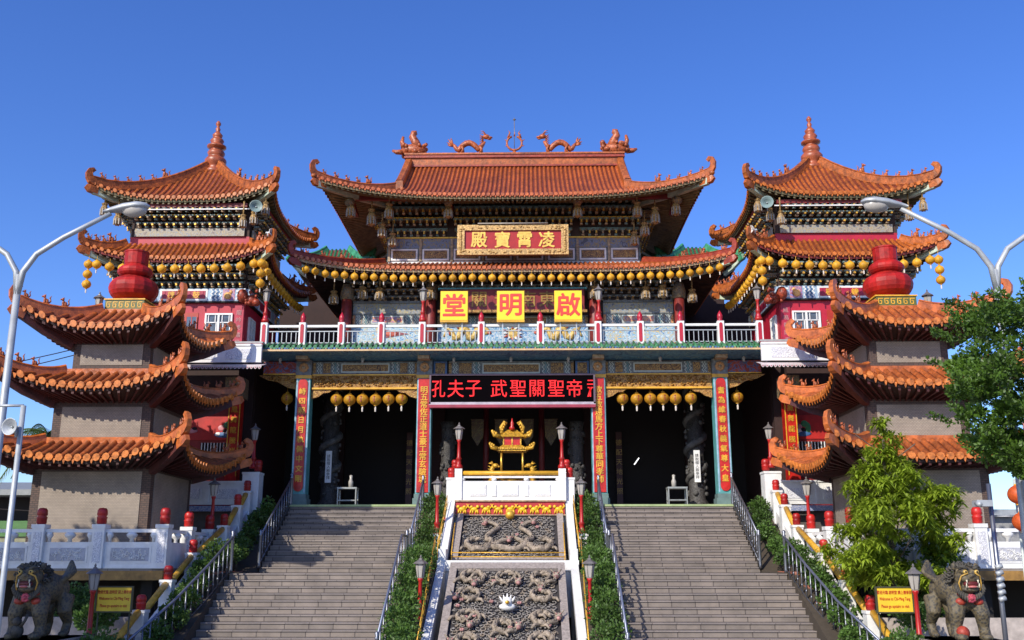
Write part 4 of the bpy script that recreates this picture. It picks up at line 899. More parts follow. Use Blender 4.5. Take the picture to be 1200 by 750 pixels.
def slab(nm,S,hw,L,rnd,dragons,lotus=None,pearl=None):
    m=MB(); b=.20
    m.hexa([S(-hw-b,0-.06,-.1),S(hw+b,0-.06,-.1),S(hw+b,1+.06,-.1),S(-hw-b,1+.06,-.1),S(-hw-b,0-.06,0),S(hw+b,0-.06,0),S(hw+b,1.06,0),S(-hw-b,1.06,0)],3)
    for (x0,x1,t0,t1) in((-hw-b,-hw,-.06,1.06),(hw,hw+b,-.06,1.06),(-hw,hw,1.0,1.06),(-hw,hw,-.06,0.0)):
        m.hexa([S(x0,t0,0.001),S(x1,t0,0.001),S(x1,t1,0.001),S(x0,t1,0.001),S(x0,t0,.09),S(x1,t0,.09),S(x1,t1,.09),S(x0,t1,.09)],4)
    sl=m.build(nm,[stoneG,stoneT,stoneP,stoneD,granite],ramp)
    m=MB(); rnd=random.Random(rnd)
    def sc_(x,v,h): return S(x,v/L,h)
    # cloud curls
    cells=[(cx_,cv_) for cx_ in range(int((2*hw-.1)/.155)) for cv_ in range(int((L-.1)/.15))]
    for (ci_,cj_) in cells:
        x=-hw+.12+.155*ci_+(.077 if cj_%2 else 0)+rnd.uniform(-.02,.02); v=.1+.15*cj_+rnd.uniform(-.02,.02); r0=rnd.uniform(.065,.09); a0=rnd.uniform(0,6.28); tw=1 if (ci_+cj_)%2 else -1; turns=rnd.uniform(1.1,1.5)
        pts=[];rs=[]
        for k in range(11):
            u=k/10; a=a0+tw*turns*6.28*u; rr=r0*(1-.8*u); pts.append(sc_(max(-hw+.03,min(hw-.03,x+rr*math.cos(a))),max(.03,min(L-.03,v+rr*math.sin(a))),.02+.06*u)); rs.append(.017*(1-.2*u))
        m.tube(pts,rs,5,1 if rnd.random()<.12 else 0)
    m.build('cloud_carving',[stoneG,stoneT],sl)
    for (pts,r) in dragons:
        m=MB(); P=[];rs=[];n=len(pts)
        # smooth the polyline
        Q=[]
        for i in range(n-1):
            p0,p1,p2,p3=[Vector(pts[max(0,min(n-1,i+d))]) for d in(-1,0,1,2)]
            for k in range(6):
                u=k/6; Q.append(.5*((2*p1)+(p2-p0)*u+(2*p0-5*p1+4*p2-p3)*u*u+(3*p1-p0-3*p2+p3)*u**3))
        Q.append(Vector(pts[-1])); N=len(Q)
        for i,q in enumerate(Q): P.append(sc_(q.x,q.y,.15+.03*math.sin(i*.8))); rs.append(r*(.35+.75*math.sin(math.pi*min(1,.12+.8*i/N))))
        m.tube(P,rs,8,0)
        for i in range(0,N,2): c=sc_(Q[i].x,Q[i].y,.15+rs[i]*1.0); m.ball(c,(.028,.028,.03),5,4,0)
        hx,hy=Q[0].x,Q[0].y
        m.ball(sc_(hx,hy,.16),(.11,.12,.10),7,5,0); m.ball(sc_(hx,hy-.12,.18),(.07,.08,.06),6,5,1)
        for e in(-1,1): m.tube([sc_(hx+e*.05,hy+.05,.2),sc_(hx+e*.14,hy+.18,.24),sc_(hx+e*.16,hy+.28,.2)],[.03,.02,.006],5,0); m.ball(sc_(hx+e*.05,hy-.02,.25),(.03,.03,.03),5,4,1)
        for k in (int(N*.3),int(N*.65)):
            q=Q[k]; 
            for e in(-1,1): m.tube([sc_(q.x,q.y,.1),sc_(q.x+e*.16,q.y-.08,.15),sc_(q.x+e*.22,q.y-.2,.12)],[.06,.045,.03],6,0)
        m.build('carved_dragon',[stoneT,stoneP],sl)
    m=MB()
    for i in range(int(hw*L*1.6)):
        x=rnd.uniform(-hw+.15,hw-.15); v=rnd.uniform(.15,L-.15)
        for k in range(6): a=k*1.047; m.ball(sc_(x+.04*math.cos(a),v+.04*math.sin(a),.13),(.03,.03,.03),5,4,0)
    m.build('carved_flowers',[stoneP],sl)
    return sl,sc_
S1=ymap(0,1,30.45,3.12,32.86,4.50); L1=math.hypot(2.41,1.38)
def coil(cx,cy,R,s,n=10,turn=1.4,a0=0): return [(cx+R*(1-.55*k/n)*math.cos(a0+s*turn*6.28*k/n),cy+R*(1-.55*k/n)*math.sin(a0+s*turn*6.28*k/n)) for k in range(n+1)]
sl1,sc1=slab('upper_dragon_slab',S1,1.5,L1,3,[([(-.75,2.05),(-.35,1.75)]+coil(-.98,.72,.48,-1,9,.95,.9),.085),([(.75,2.05),(.35,1.75)]+coil(.98,.72,.48,1,9,.95,2.2),.085),([(0,.9),(-.5,.55),(0,.35),(.5,.6),(.1,1.2)],.09)])
m=MB(); m.ball(sc1(0,L1*.88,.2),(.15,.15,.15),12,9,0); m.build('golden_pearl',[gold],sl1)
S2=ymap(0,1,23.6,.10,28.95,2.78); L2=math.hypot(5.35,2.68)
dr=[]
rr=random.Random(5)
for (x,v,s) in((-.98,5.35,1),(.98,5.35,-1),(0,5.3,1),(-.98,4.35,-1),(.98,4.35,1),(-.98,3.2,1),(.98,3.2,-1),(0,2.8,-1),(-.95,2.1,1),(.95,2.1,-1),(0,1.7,1),(-.9,.9,-1),(.9,.9,1)):
    dr.append((coil(x,v,rr.uniform(.34,.40),s,10,rr.uniform(.95,1.2),rr.uniform(0,6.28)),rr.uniform(.05,.07)))
sl2,sc2=slab('lower_dragon_slab',S2,1.42,L2,8,dr)
m=MB()
c=Vector(sc2(.05,3.55,.24)); m.ball(tuple(c),(.22,.10,.10),10,8,0); m.ball(tuple(c+Vector((0,-.03,.12))),(.13,.09,.13),9,7,0)
for k in range(5): m.tube([tuple(c+Vector((-.13+.065*k,0,.14))),tuple(c+Vector((-.2+.10*k,0,.34-abs(k-2)*.04)))],[.045,.01],5,0)
m.ball(tuple(c+Vector((0,-.16,.12))),(.06,.04,.05),7,5,1)
m.build('white_lotus_carving',[white,gold],sl2)
# gold frieze of beasts
m=MB(); m.hexa([(-1.76,32.80,4.52),(1.76,32.80,4.52),(1.76,32.995,4.52),(-1.76,32.995,4.52),(-1.76,32.84,4.95),(1.76,32.84,4.95),(1.76,32.995,4.95),(-1.76,32.995,4.95)],0)
m.box(-1.80,1.80,32.78,32.995,4.945,4.99,1); m.box(-1.8,1.8,32.76,32.995,4.50,4.53,1)
fr=m.build('gilt_frieze',[mat('frieze_red',(.42,.02,.015),.5),tanp],ramp)
m=MB()
for k in range(9):
    x=-1.56+.39*k; z=4.70; d=1 if k%2 else -1
    m.ball((x,32.80,z),(.12,.05,.075),7,5,0); m.ball((x+d*.12,32.79,z+.08),(.06,.04,.055),6,5,0); m.ball((x-d*.08,32.79,z+.07),(.06,.04,.05),6,5,0)
    for e in(-.09,-.03,.05,.1): m.tube([(x+e,32.80,z-.02),(x+e*1.4,32.79,z-.14)],[.035,.025],5,0)
    m.tube([(x-d*.1,32.8,z),(x-d*.2,32.79,z+.1),(x-d*.15,32.79,z+.17)],[.03,.03,.01],5,0)
m.build('gilt_beasts',[mat('bright_yellow_gold',(.80,.48,.02),.4,var=.15)],fr)
# front parapet of the platform
pp=thing('parapet','white parapet with three carved panels and a gold rail in front of the golden censer','balustrade',(0,33.0,4.96))
m=MB(); m.box(-1.6,1.6,33.0,33.14,4.97,5.62,0)
for x in(-1.7,1.7): m.box(x-.12,x+.12,32.95,33.19,4.97,6.02,0)
m.box(-1.6,1.6,33.02,33.12,5.72,5.78,0)
for x in(-.53,.53,-1.57,1.57): m.lathe([(.05,5.60),(.09,5.66),(.09,5.70),(.04,5.73)],(x,33.07,0),8,0)
m.build('panel_wall',[white],pp)
m=MB()
for x in(-1.05,0,1.05): m.box(x-.26,x+.26,32.975,33.0,5.14,5.50,0); m.box(x-.22,x+.22,32.965,32.975,5.18,5.46,1)
for x in(-.53,.53): m.box(x-.07,x+.07,32.975,33.0,5.12,5.5,0)
m.build('carved_panel',[white,pat('faint_white_relief',[(.74,.73,.74),(.80,.79,.79),(.68,.67,.70)],9,2,bump=.5)],pp)
m=MB(); m.tube([(-1.6,33.07,5.88),(1.6,33.07,5.88)],.075,10,0); m.build('gold_rail',[goldy],pp)
# ---------------------------------------------------------------- golden censer
ce=thing('censer','tall golden incense censer with dragon handles and tiered roof on the ramp platform','censer',(0.05,33.75,4.96))
gy=mat('shiny_gold',(.70,.40,.06),.3,metal=.75,var=.2)
cg=mat('antique_gold',(.60,.33,.03),.38,metal=.35,var=.4,scale=12,bump=.6,bscale=30)
m=MB(); m.lathe([(.3,0),(.45,.05),(.6,.25),(.66,.45),(.60,.68),(.50,.80),(.66,.86),(.68,.92),(.60,.95),(.5,.93)],(.05,33.75,5.0),18,0); 
for k in range(3): a=R_(90+120*k); m.tube([(.05+.4*math.cos(a),33.75+.4*math.sin(a),5.2),(.05+.5*math.cos(a),33.75+.5*math.sin(a),4.97)],[.1,.07],7,0)
m.build('bowl',[gy],ce)
for e in(-1,1):
    m=MB(); x=.05+e*.85; m.tube([(x-e*.25,33.7,5.35),(x,33.65,5.5),(x+e*.08,33.6,5.75),(x-e*.02,33.6,6.0),(x+e*.06,33.6,6.2),(x-e*.04,33.55,6.32)],[.08,.11,.13,.12,.12,.08],8,0)
    m.ball((x-e*.12,33.52,6.34),(.15,.1,.09),8,6,0); m.ball((x-e*.26,33.52,6.30),(.08,.06,.04),6,5,0)
    for k in range(7): m.tube([(x+e*.05,33.6,5.6+.11*k),(x+e*.22,33.6,5.68+.11*k)],[.05,.008],4,0)
    for k in range(4): m.tube([(x,33.55,6.4),(x+e*(.05+.05*k),33.55,6.52-.03*k)],[.04,.006],4,0)
    m.tube([(x-e*.1,33.6,5.9),(x-e*.25,33.5,5.85),(x-e*.3,33.5,5.98)],[.05,.04,.02],5,0)
    m.build('dragon_handle',[cg],ce)
for (px,py) in((-.47,.25),(.47,.25),(-.47,-.3),(.47,-.3)):
    m=MB(); m.tube([(.05+px,33.75+py,5.85),(.05+px,33.75+py,6.9)],.05,8,0); m.build('post',[gy],ce)
m=MB(); c=(.05,33.75)
m.box(c[0]-.62,c[0]+.62,c[1]-.45,c[1]+.45,6.88,6.95,0)
for k in range(13): m.lathe([(.045,-.03),(.045,.03)],(c[0]-.6+.1*k,c[1]-.47,6.98),6,0,False,'y')
m.hexa([(c[0]-.7,c[1]-.5,6.95),(c[0]+.7,c[1]-.5,6.95),(c[0]+.7,c[1]+.5,6.95),(c[0]-.7,c[1]+.5,6.95),(c[0]-.42,c[1]-.3,7.12),(c[0]+.42,c[1]-.3,7.12),(c[0]+.42,c[1]+.3,7.12),(c[0]-.42,c[1]+.3,7.12)],0)
m.box(c[0]-.38,c[0]+.38,c[1]-.28,c[1]+.28,7.12,7.42,1)
for x in(-.38,0,.38): m.box(c[0]+x-.03,c[0]+x+.03,c[1]-.31,c[1]-.28,7.12,7.42,0)
m.hexa([(c[0]-.62,c[1]-.42,7.42),(c[0]+.62,c[1]-.42,7.42),(c[0]+.62,c[1]+.42,7.42),(c[0]-.62,c[1]+.42,7.42),(c[0]-.2,c[1]-.1,7.72),(c[0]+.2,c[1]-.1,7.72),(c[0]+.2,c[1]+.1,7.72),(c[0]-.2,c[1]+.1,7.72)],0)
for e in(-1,1):
    for z,w in((6.95,.7),(7.42,.6)):
        m.tube([(c[0]+e*w*.9,c[1]-.45,z+.02),(c[0]+e*(w+.2),c[1]-.5,z+.05),(c[0]+e*(w+.3),c[1]-.52,z+.22)],[.09,.08,.03],6,0)
        for k in range(3): m.ball((c[0]+e*(w+.1+.08*k),c[1]-.5,z+.12+.04*k),.07,6,4,0)
    m.tube([(c[0]+e*.42,c[1]-.2,7.5),(c[0]+e*.5,c[1]-.2,7.8),(c[0]+e*.34,c[1]-.2,8.0),(c[0]+e*.22,c[1]-.2,7.95)],[.09,.08,.08,.04],7,0)
    for k in range(4): m.ball((c[0]+e*(.48-.05*k),c[1]-.25,7.6+.1*k),.06,6,4,0)
m.build('tiered_roof',[cg,red],ce)
m=MB(); m.lathe([(.10,0),(.14,.08),(.07,.16),(.09,.25),(.04,.34),(.02,.45)],(c[0],c[1]-.2,7.7),8,0); m.build('red_finial',[red],ce)
ce.scale=(.76,.76,.88)
# ---------------------------------------------------------------- lamp posts
def lamp_post(x,y,z,h,lab,grp=None,sc_=1.):
    t=thing('lamp_post',lab,'lamp post',(x,y,z),grp)
    m=MB(); m.lathe([(.13,0),(.13,.10),(.08,.16),(.075,.30),(.10,.33),(.06,.40),(.045,h-.55),(.07,h-.5),(.07,h-.46)],(x,y,z),10,0); m.build('red_pole',[mat('red_pole_paint',(.40,.012,.01),.4)],t)
    m=MB(); m.lathe([(.07,h-.46),(.09,h-.43),(.125,h-.12),(.12,h-.10)],(x,y,z),6,1,False)
    for k in range(6): a=k*math.pi/3; m.tube([(x+.09*math.cos(a),y+.09*math.sin(a),z+h-.43),(x+.127*math.cos(a),y+.127*math.sin(a),z+h-.1)],.010,4,0)
    m.lathe([(.10,h-.11),(.20,h-.10),(.17,h-.07),(.06,h+.0),(.05,h+.03),(.02,h+.05),(.03,h+.08),(.0,h+.13)],(x,y,z),6,0,False); m.build('lantern_head',[lampg,lampglass],t)
    return t
for e,w in((-1,'left'),(1,'right')):
    lamp_post(e*1.70,33.07,6.02,1.42,'red lamp post on the %s end of the white parapet beside the golden censer'%w)
    lamp_post(e*2.24,31.5,3.86,1.66,'red lamp post on a white pier beside the upper dragon slab, %s side'%w)
    lamp_post(e*2.16,26.3,1.42,1.66,'red lamp post on a white pier beside the lower dragon slab, %s side'%w)
    lamp_post(e*3.08,33.87,11.2,1.22,'slim red lamp standing on the balcony rail, %s of the yellow signs'%w)
    lamp_post(e*8.62,33.87,11.2,1.22,'slim red lamp at the %s end of the balcony rail'%w)
    lamp_post(e*8.74,33.9,6.12,1.42,'red lamp post on the white wall top at the %s end of the stair head'%w)
    lamp_post(e*9.1,31.0,3.80,1.66,'red lamp post beside the stair parapet behind the %s pavilion corner'%w)
    lamp_post(e*9.15,23.0,1.1,1.76,'red lamp post next to the yellow welcome sign on the %s'%w)
for x,lab in((-13.05,'small grey lamp rising behind the left pavilion roof'),(13.15,'small grey lamp rising behind the right pavilion roof')):
    lamp_post(x,30.5,9.0,2.25 if x>0 else 2.3,lab)
# ---------------------------------------------------------------- ramp piers, gold rails
capred=mat('red_cap_paint',(.42,.015,.012),.42,var=.3,orand=.2)
def cap(m,x,y,z,h=.34,r=.115,mi=0):
    m.lathe([(r*.8,0),(r,.04),(r,h*.35),(r*1.12,h*.42),(r*.85,h*.5),(r*1.08,h*.58),(r*1.0,h*.85),(r*.7,h*.97),(0,h)],(x,y,z),10,mi)
def pier(par,x,y,z0,z1,w=.15,caph=.34,name='post'):
    m=MB(); m.box(x-w,x+w,y-w,y+w,z0,z1,0); m.box(x-w-.02,x+w+.02,y-w-.02,y+w+.02,z1-.05,z1+.02,0); p=m.build(name,[white],par)
    if caph: m=MB(); cap(m,x,y,z1+.02,caph); m.build('red_cap',[capred],p)
for e in(-1,1):
    pier(ramp,e*1.95,33.25,4.7,5.72); pier(ramp,e*1.88,33.9,4.9,6.05)
    pier(ramp,e*2.24,31.5,2.6,3.86,.17,0); pier(ramp,e*2.02,32.2,3.6,4.05,.13); pier(ramp,e*2.16,26.3,.3,1.42,.2,0)
    m=MB()
    for (p0,p1,x) in((Vector((e*2.05,32.9,5.15)),Vector((e*2.1,30.3,3.6)),0),(Vector((e*2.12,29.7,3.75)),Vector((e*2.0,24.2,1.15)),0)):
        for dz in(0,-.18): m.tube([tuple(p0+Vector((0,0,dz))),tuple(p0.lerp(p1,.5)+Vector((0,0,dz-.03))),tuple(p1+Vector((0,0,dz)))],.014,6,0)
        for k in range(6): q=p0.lerp(p1,k/5); m.tube([tuple(q),tuple(q-Vector((0,0,.5)))],.012,5,0)
    m.build('gold_side_rail',[gold],ramp)
m=MB()
for z in(3.30,3.18): m.tube([(-1.66,30.0,z),(1.66,30.0,z)],.018,5,0)
for e in(-1,1): m.tube([(e*1.66,30.0,3.02),(e*1.66,30.0,3.30),(e*1.66,31.2,4.2)],.02,5,0)
m.build('gold_front_rail',[gold],ramp)
# ---------------------------------------------------------------- stair parapets
for e,w in((-1,'left'),(1,'right')):
    X=e*8.72
    pr_=thing('stair_parapet','white stepped parapet with red caps and yellow rails along the %s outer stairs'%w,'parapet',(X,30,0))
    m=MB(); x0,x1=X-.1,X+.1
    segs=[(33.85,4.9,5.35),(31.6,4.0-.3,4.25),(30.2,2.72,3.45),(28.5,2.72,3.25),(24.0,.5,1.25),(22.6,0,.55)]
    for (a,b) in zip(segs[1:],segs[:-1]): m.hexa([(x0,a[0],max(0,a[1]-1.5)),(x1,a[0],max(0,a[1]-1.5)),(x1,b[0],max(0,b[1]-1.5)),(x0,b[0],max(0,b[1]-1.5)),(x0,a[0],a[2]-.35),(x1,a[0],a[2]-.35),(x1,b[0],b[2]-.35),(x0,b[0],b[2]-.35)],0)
    m.build('sloping_wall',[white],pr_)
    posts=[(33.9,5.98,.28,0),(33.3,5.32,.15,.36),(32.3,4.80,.15,.36),(31.0,4.12,.15,.36),(28.3,3.28,.15,.36),(26.5,2.58,.15,.36),(24.8,1.9,.15,.36)]
    for (y,z,wd,ch) in posts: pier(pr_,X,y,max(z-1.3,0),z-.02,wd,ch)
    m=MB(); cap(m,X-e*.16,33.9,6.02,.4,.13); m.build('red_cap',[capred],pr_)
    m=MB()
    for (a,b) in zip(posts[1:-1],posts[2:]):
        m.tube([(X,a[0]-.15,a[1]-.12),(X,b[0]+.12,b[1]-.10)],.085,10,0)
    m.tube([(X,24.65,1.85),(X,22.9,1.0)],.085,10,0)
    m.build('yellow_rail',[mat('mustard_rail_paint',(.62,.33,.03),.45,var=.25)],pr_)
    # planting bed between rail and parapet
    m=MB()
    for (ya,yb,za,zb) in((30.3,34,2.75,4.7),(28.5,30.3,2.74,2.75),(22.5,28.5,-.3,2.72)):
        xa=e*7.45 if ya>28 else e*7.75; xo=e*8.62; p,q=sorted((xa,xo)); m.hexa([(p,ya,-.1),(q,ya,-.1),(q,yb,-.1),(p,yb,-.1),(p,ya,max(za,0.01)),(q,ya,max(za,.01)),(q,yb,zb),(p,yb,zb)],0)
    m.build('planting_bed',[soil],kind='structure')
    m=MB(); p,q=sorted((e*2.04,e*2.9))
    for (ya,yb,za,zb) in((30.3,34,2.75,4.85),(28.5,30.3,2.75,2.75),(23.2,28.5,.1,2.75)): m.hexa([(p,ya,-.1),(q,ya,-.1),(q,yb,-.1),(p,yb,-.1),(p,ya,za),(q,ya,za),(q,yb,zb),(p,yb,zb)],0)
    m.build('hedge_bed',[soil],kind='structure')
# ---------------------------------------------------------------- stainless handrails
def handrail(path,lab,spacing=.32,h=.95,mt=steel,top=steel,newel=True,mid=False):
    P=[Vector(p) for p in path]
    t=thing('handrail',lab,'handrail',tuple(P[0]))
    m=MB(); m.tube([tuple(p+Vector((0,0,h))) for p in P],.032,8,0); 
    m.build('top_rail',[top],t)
    m=MB(); L=sum((P[i+1]-P[i]).length for i in range(len(P)-1)); n=max(2,int(L/spacing)); pos=[]
    for k in range(n+1):
        d=L*k/n; i=0
        while i<len(P)-2 and d>(P[i+1]-P[i]).length: d-=(P[i+1]-P[i]).length; i+=1
        q=P[i].lerp(P[i+1],min(1,d/max((P[i+1]-P[i]).length,1e-6))); pos.append(q); m.tube([tuple(q),tuple(q+Vector((0,0,h)))],.02,6,0)
        for zz in(.3,.62): m.ball(tuple(q+Vector((0,0,zz))),(.032,.032,.045),6,4,0)
    m.tube([tuple(p+Vector((0,0,.12))) for p in P],.016,6,0)
    m.build('balusters',[mt],t)
    if newel:
        for q in(P[0],P[-1]):
            m=MB(); m.lathe([(.055,0),(.05,.1),(.045,h),(.06,h+.03),(.03,h+.06),(.06,h+.13),(.0,h+.19)],tuple(q),10,0); m.build('newel',[steel],t)
for e,w in((-1,'left'),(1,'right')):
    handrail([(e*7.42,34.0,4.85),(e*7.42,30.4,2.85)],'steel handrail on the outer edge of the upper flight, %s stairs'%w)
    handrail([(e*7.72,28.6,2.72),(e*7.85,27.0,1.95),(e*8.1,25.3,1.1),(e*8.5,23.5,.25)],'curving steel handrail on the outer edge of the lower flight, %s stairs'%w,h=1.0,top=bluesteel)
    handrail([(e*2.93,33.7,4.75),(e*2.93,30.4,2.9)],'dark steel handrail between hedge and upper flight, %s stairs'%w,mt=bluesteel,top=bluesteel,spacing=.7)
    handrail([(e*2.93,29.6,2.72),(e*2.93,28.4,2.72),(e*2.86,23.8,.25)],'dark steel handrail between hedge and lower flight, %s stairs'%w,h=1.05,mt=steel,top=bluesteel,spacing=.6)
# ---------------------------------------------------------------- decks beside the stairs
for e,w in((-1,'left'),(1,'right')):
    X0,X1=sorted((e*9.0,e*20)); 
    m=MB(); m.box(X0,X1,26.95,33.9,2.72,2.86,0); m.box(X0,X1,26.85,27.1,2.56,2.80,1)
    m.box(X0,X1,29.8,30.0,0,2.72,2)
    for k in range(4): x=e*(9.6+k*3); m.box(x-.15,x+.15,27.4,27.7,0,2.6,2)
    m.build('deck_floor',[paving,mat('brown_gold_edge',(.32,.17,.04),.6,var=.3),mat('dark_undercroft',(.03,.025,.022),.9,var=0)],kind='structure')
    b=thing('balustrade','white carved stone balustrade with red caps on the %s deck in front of the pavilion'%w,'balustrade',(e*11,27,2.86))
    xs=[9.1,10.80,12.42,13.35+.55,15.6,17.3]
    def bal_run(p0,p1,par):
        p0=Vector(p0);p1=Vector(p1);d=(p1-p0);L=d.length;d.normalize(); n=Vector((0,0,0))
        ax=abs(d.x)>.5
        def bx_(m,a0,a1,o0,o1,z0,z1,mi=0):
            if ax: m.box(min(p0.x+d.x*a0,p0.x+d.x*a1),max(p0.x+d.x*a0,p0.x+d.x*a1),p0.y+o0,p0.y+o1,z0,z1,mi)
            else: m.box(p0.x+o0,p0.x+o1,min(p0.y+a0*d.y,p0.y+a1*d.y),max(p0.y+a0*d.y,p0.y+a1*d.y),z0,z1,mi)
        z=2.86; m=MB(); bx_(m,.15,L-.15,-.05,.05,z+.02,z+.68); bx_(m,.15,L-.15,-.045,.045,z+.93,z+1.02); bx_(m,.15,L-.15,-.07,.07,z,z+.06)
        for a in(L*.5,): 
            q=p0+d*a; m.lathe([(.06,z+.68),(.05,z+.76),(.13,z+.82),(.15,z+.88),(.09,z+.93)],(q.x,q.y,0),10,0)
        for a in(.26,L-.26): q=p0+d*a; m.lathe([(.05,z+.68),(.05,z+.78),(.10,z+.85),(.08,z+.93)],(q.x,q.y,0),8,0)
        pn=m.build('panel',[white],par)
        m=MB(); bx_(m,.28,L-.28,-.065,-.05,z+.14,z+.58,0); bx_(m,.34,L-.34,-.075,-.065,z+.19,z+.53,1); 
        rq=random.Random(int(p0.x*7+p0.y))
        for i in range(int(L*26)):
            a=rq.uniform(.42,L-.42); zz=rq.uniform(z+.24,z+.48); r=rq.uniform(.03,.06); a0=rq.uniform(0,6.28)
            pts=[]
            for k in range(6): an=a0+k*.9; q=p0+d*(a+r*math.cos(an)*(1-.12*k)); zz2=zz+r*math.sin(an)*(1-.12*k); pts.append((q.x,q.y-.08,zz2) if ax else (q.x-.08*1,q.y,zz2))
            m.tube(pts,.011,4,0)
        m.build('carved_relief',[white,mat('grey_relief_ground',(.42,.42,.46),.7)],pn)
    def bpost(x,y,par):
        m=MB(); m.box(x-.16,x+.16,y-.16,y+.16,2.86,3.98,0); m.box(x-.18,x+.18,y-.18,y+.18,3.90,4.0,0); m.box(x-.10,x+.10,y-.175,y-.16,3.0,3.8,1)
        p=m.build('post',[white,whitecarve],par); m=MB(); cap(m,x,y,4.0,.44,.13); m.build('red_cap',[capred],p)
    for x in xs: bpost(e*x,27.0,b)
    for a,c_ in zip(xs[:-1],xs[1:]): p,q=sorted((e*a,e*c_)); bal_run((p,27,0),(q,27,0),b)
    for y in(28.9,30.8): bpost(e*9.1,y,b)
    for a,c_ in((27,28.9),(28.9,30.8)): bal_run((e*9.1,a,0),(e*9.1,c_,0),b)
    # upper terrace parapet
    u=thing('parapet','white carved parapet at the terrace edge behind the %s pavilion'%w,'parapet',(e*11,33.6,4.85))
    p,q=sorted((e*8.95,e*14.3)); m=MB(); m.box(p,q,33.6,33.75,4.9,5.62,0); m.box(p,q,33.56,33.79,5.62,5.68,0); m.build('wall',[white],u)
    m=MB()
    for k in range(4): x=e*(9.5+k*1.28); m.box(x-.45,x+.45,33.58,33.6,5.02,5.48,0); m.box(x-.38,x+.38,33.57,33.58,5.08,5.42,1); m.box(x+e*.64-.06,x+e*.64+.06,33.57,33.6,4.95,5.6,0)
    m.build('carved_panel',[white,whitecarve],u)
    m=MB(); m.box(p,q,33.56,33.62,4.68,4.86,0); m.build('blue_floral_band',[pat('blue_white_floral',[(.30,.34,.45),(.12,.16,.35),(.45,.45,.5),(.15,.2,.4)],9,2,bump=0)],u)
    # low wall in front of the deck
    lw=MB(); p,q=sorted((e*9.0,e*16)); lw.box(p,q,25.0,25.2,0,1.72,0); lw.build('low_wall',[mat('beige_wall',(.42,.36,.32),.8,var=.2)],label='low beige wall in front of the %s deck behind the stone lion'%w,cat='wall')
# ---------------------------------------------------------------- lanterns
def make_lantern(x,y,z,r,m_,lab,grp,txt=False):
    t=thing('lantern',lab,'lantern',(x,y,z),grp)
    m=MB(); n=12; prof=[(r*.25,r*.97)]+[(r*math.cos(a),r*math.sin(a)*.95) for a in [R_(68-136*k/10) for k in range(11)]]+[(r*.25,-r*.97)]
    m.lathe(prof,(x,y,z),12,0); m.build('shade',[m_],t)
    m=MB(); m.lathe([(r*.3,r*.9),(r*.3,r*1.06)],(x,y,z),8,0,False); m.lathe([(r*.28,-r*1.06),(r*.28,-r*.9)],(x,y,z),8,0,False); m.tube([(x,y,z+r),(x,y,z+r*1.9)],.008,4,0); m.build('caps',[goldy],t)
    m=MB(); m.lathe([(r*.10,-r*1.05),(r*.10,-r*1.3),(r*.17,-r*1.4),(r*.12,-r*2.0)],(x,y,z),6,0,False); m.build('tassel',[tassel],t)
    if txt:
        m=MB(); 
        for dz in(.35,0,-.35): m.box(x-r*.10,x+r*.10,y-r*.99-.004,y-r*.9,z+r*(dz-.13),z+r*(dz+.13),0)
        m.build('lettering',[mat('brown_red_mark',(.30,.05,.02),.6)],t)
    return t
G='small yellow lanterns in the long row under the main hall lower eave'
N=43; proto=None
for i in range(N):
    x=-7.75+15.5*i/(N-1); s=abs(x)/8.0; z=13.36+.42*s**5+random.uniform(-.02,.02)
    k=i+1 if i<=N//2 else N-i; side='left' if i<N//2 else 'right'
    lab='small yellow lantern, %s in the long row under the main hall eave'%(nth(i,N))
    proto0=proto
    if proto is None: proto=make_lantern(x,35.85,z,.145,lant,lab,G)
    else: dup(proto,(x,35.85+random.uniform(-.02,.02),z),lab,rot=random.uniform(-.5,.5))
proto=dup(proto,(0,-300,0)); 
def rem(o):
    for c in list(o.children): rem(c)
    bpy.data.objects.remove(o)
base=[o for o in COL.objects if o.name=='lantern'][0]; rem(proto)
for s,w in((-1,'left'),(1,'right')):
    G2='yellow lanterns round the lower eave of the %s tower'%w; cx=s*11.65
    for i in range(13):
        x=cx-2.75+5.5*i/12; u=abs(x-cx)/3.1; z=12.93+.28*u**4
        dup(base,(x,33.02,z),'yellow lantern in the front row of the %s tower, %s'%(w,nth(i,13)),group=G2,rot=random.uniform(-.5,.5),scale=1.08)
    for e,en in((-1,'left'),(1,'right')):
        for k,dz in enumerate((.0,-.36,-.72)):
            z=13.1+dz; dup(base,(cx+e*3.02,32.98,z),'yellow lantern, %s of three strung vertically at the %s front corner of the %s tower'%(('top','middle','bottom')[k],en,w),group=G2,scale=1.08,rot=k*.3)
    for i in range(14):
        y=33.4+5.6*i/13; u=abs(y-36.4)/3.1; z=12.93+.28*u**4
        dup(base,(cx-s*3.0,y,z),'yellow lantern, %s in the inner side row of the %s tower'%(nth(i,14,'front','back'),w),group=G2,scale=1.05,rot=i*.3)
G3='large yellow lanterns hanging in the porch bays'
bl=None
for w,xs in(('left',(-6.16,-5.70,-5.24,-4.78,-4.32,-3.86)),('right',(3.90,4.40,4.88,5.32,5.76,6.30))):
    for i,x in enumerate(xs):
        lab='large yellow lantern in the %s porch bay, %s of six'%(w,nth(i,6))
        if bl is None: bl=make_lantern(x,34.75,8.62,.215,lantO,lab,G3,True)
        else: dup(bl,(x,34.75,8.62+random.uniform(-.015,.015)),lab,rot=random.uniform(-.25,.25))
for x,w in((-7.95,'left'),(7.95,'right')): dup(bl,(x,34.9,8.68),'single large yellow lantern outside the outermost %s porch column'%w,rot=.1)
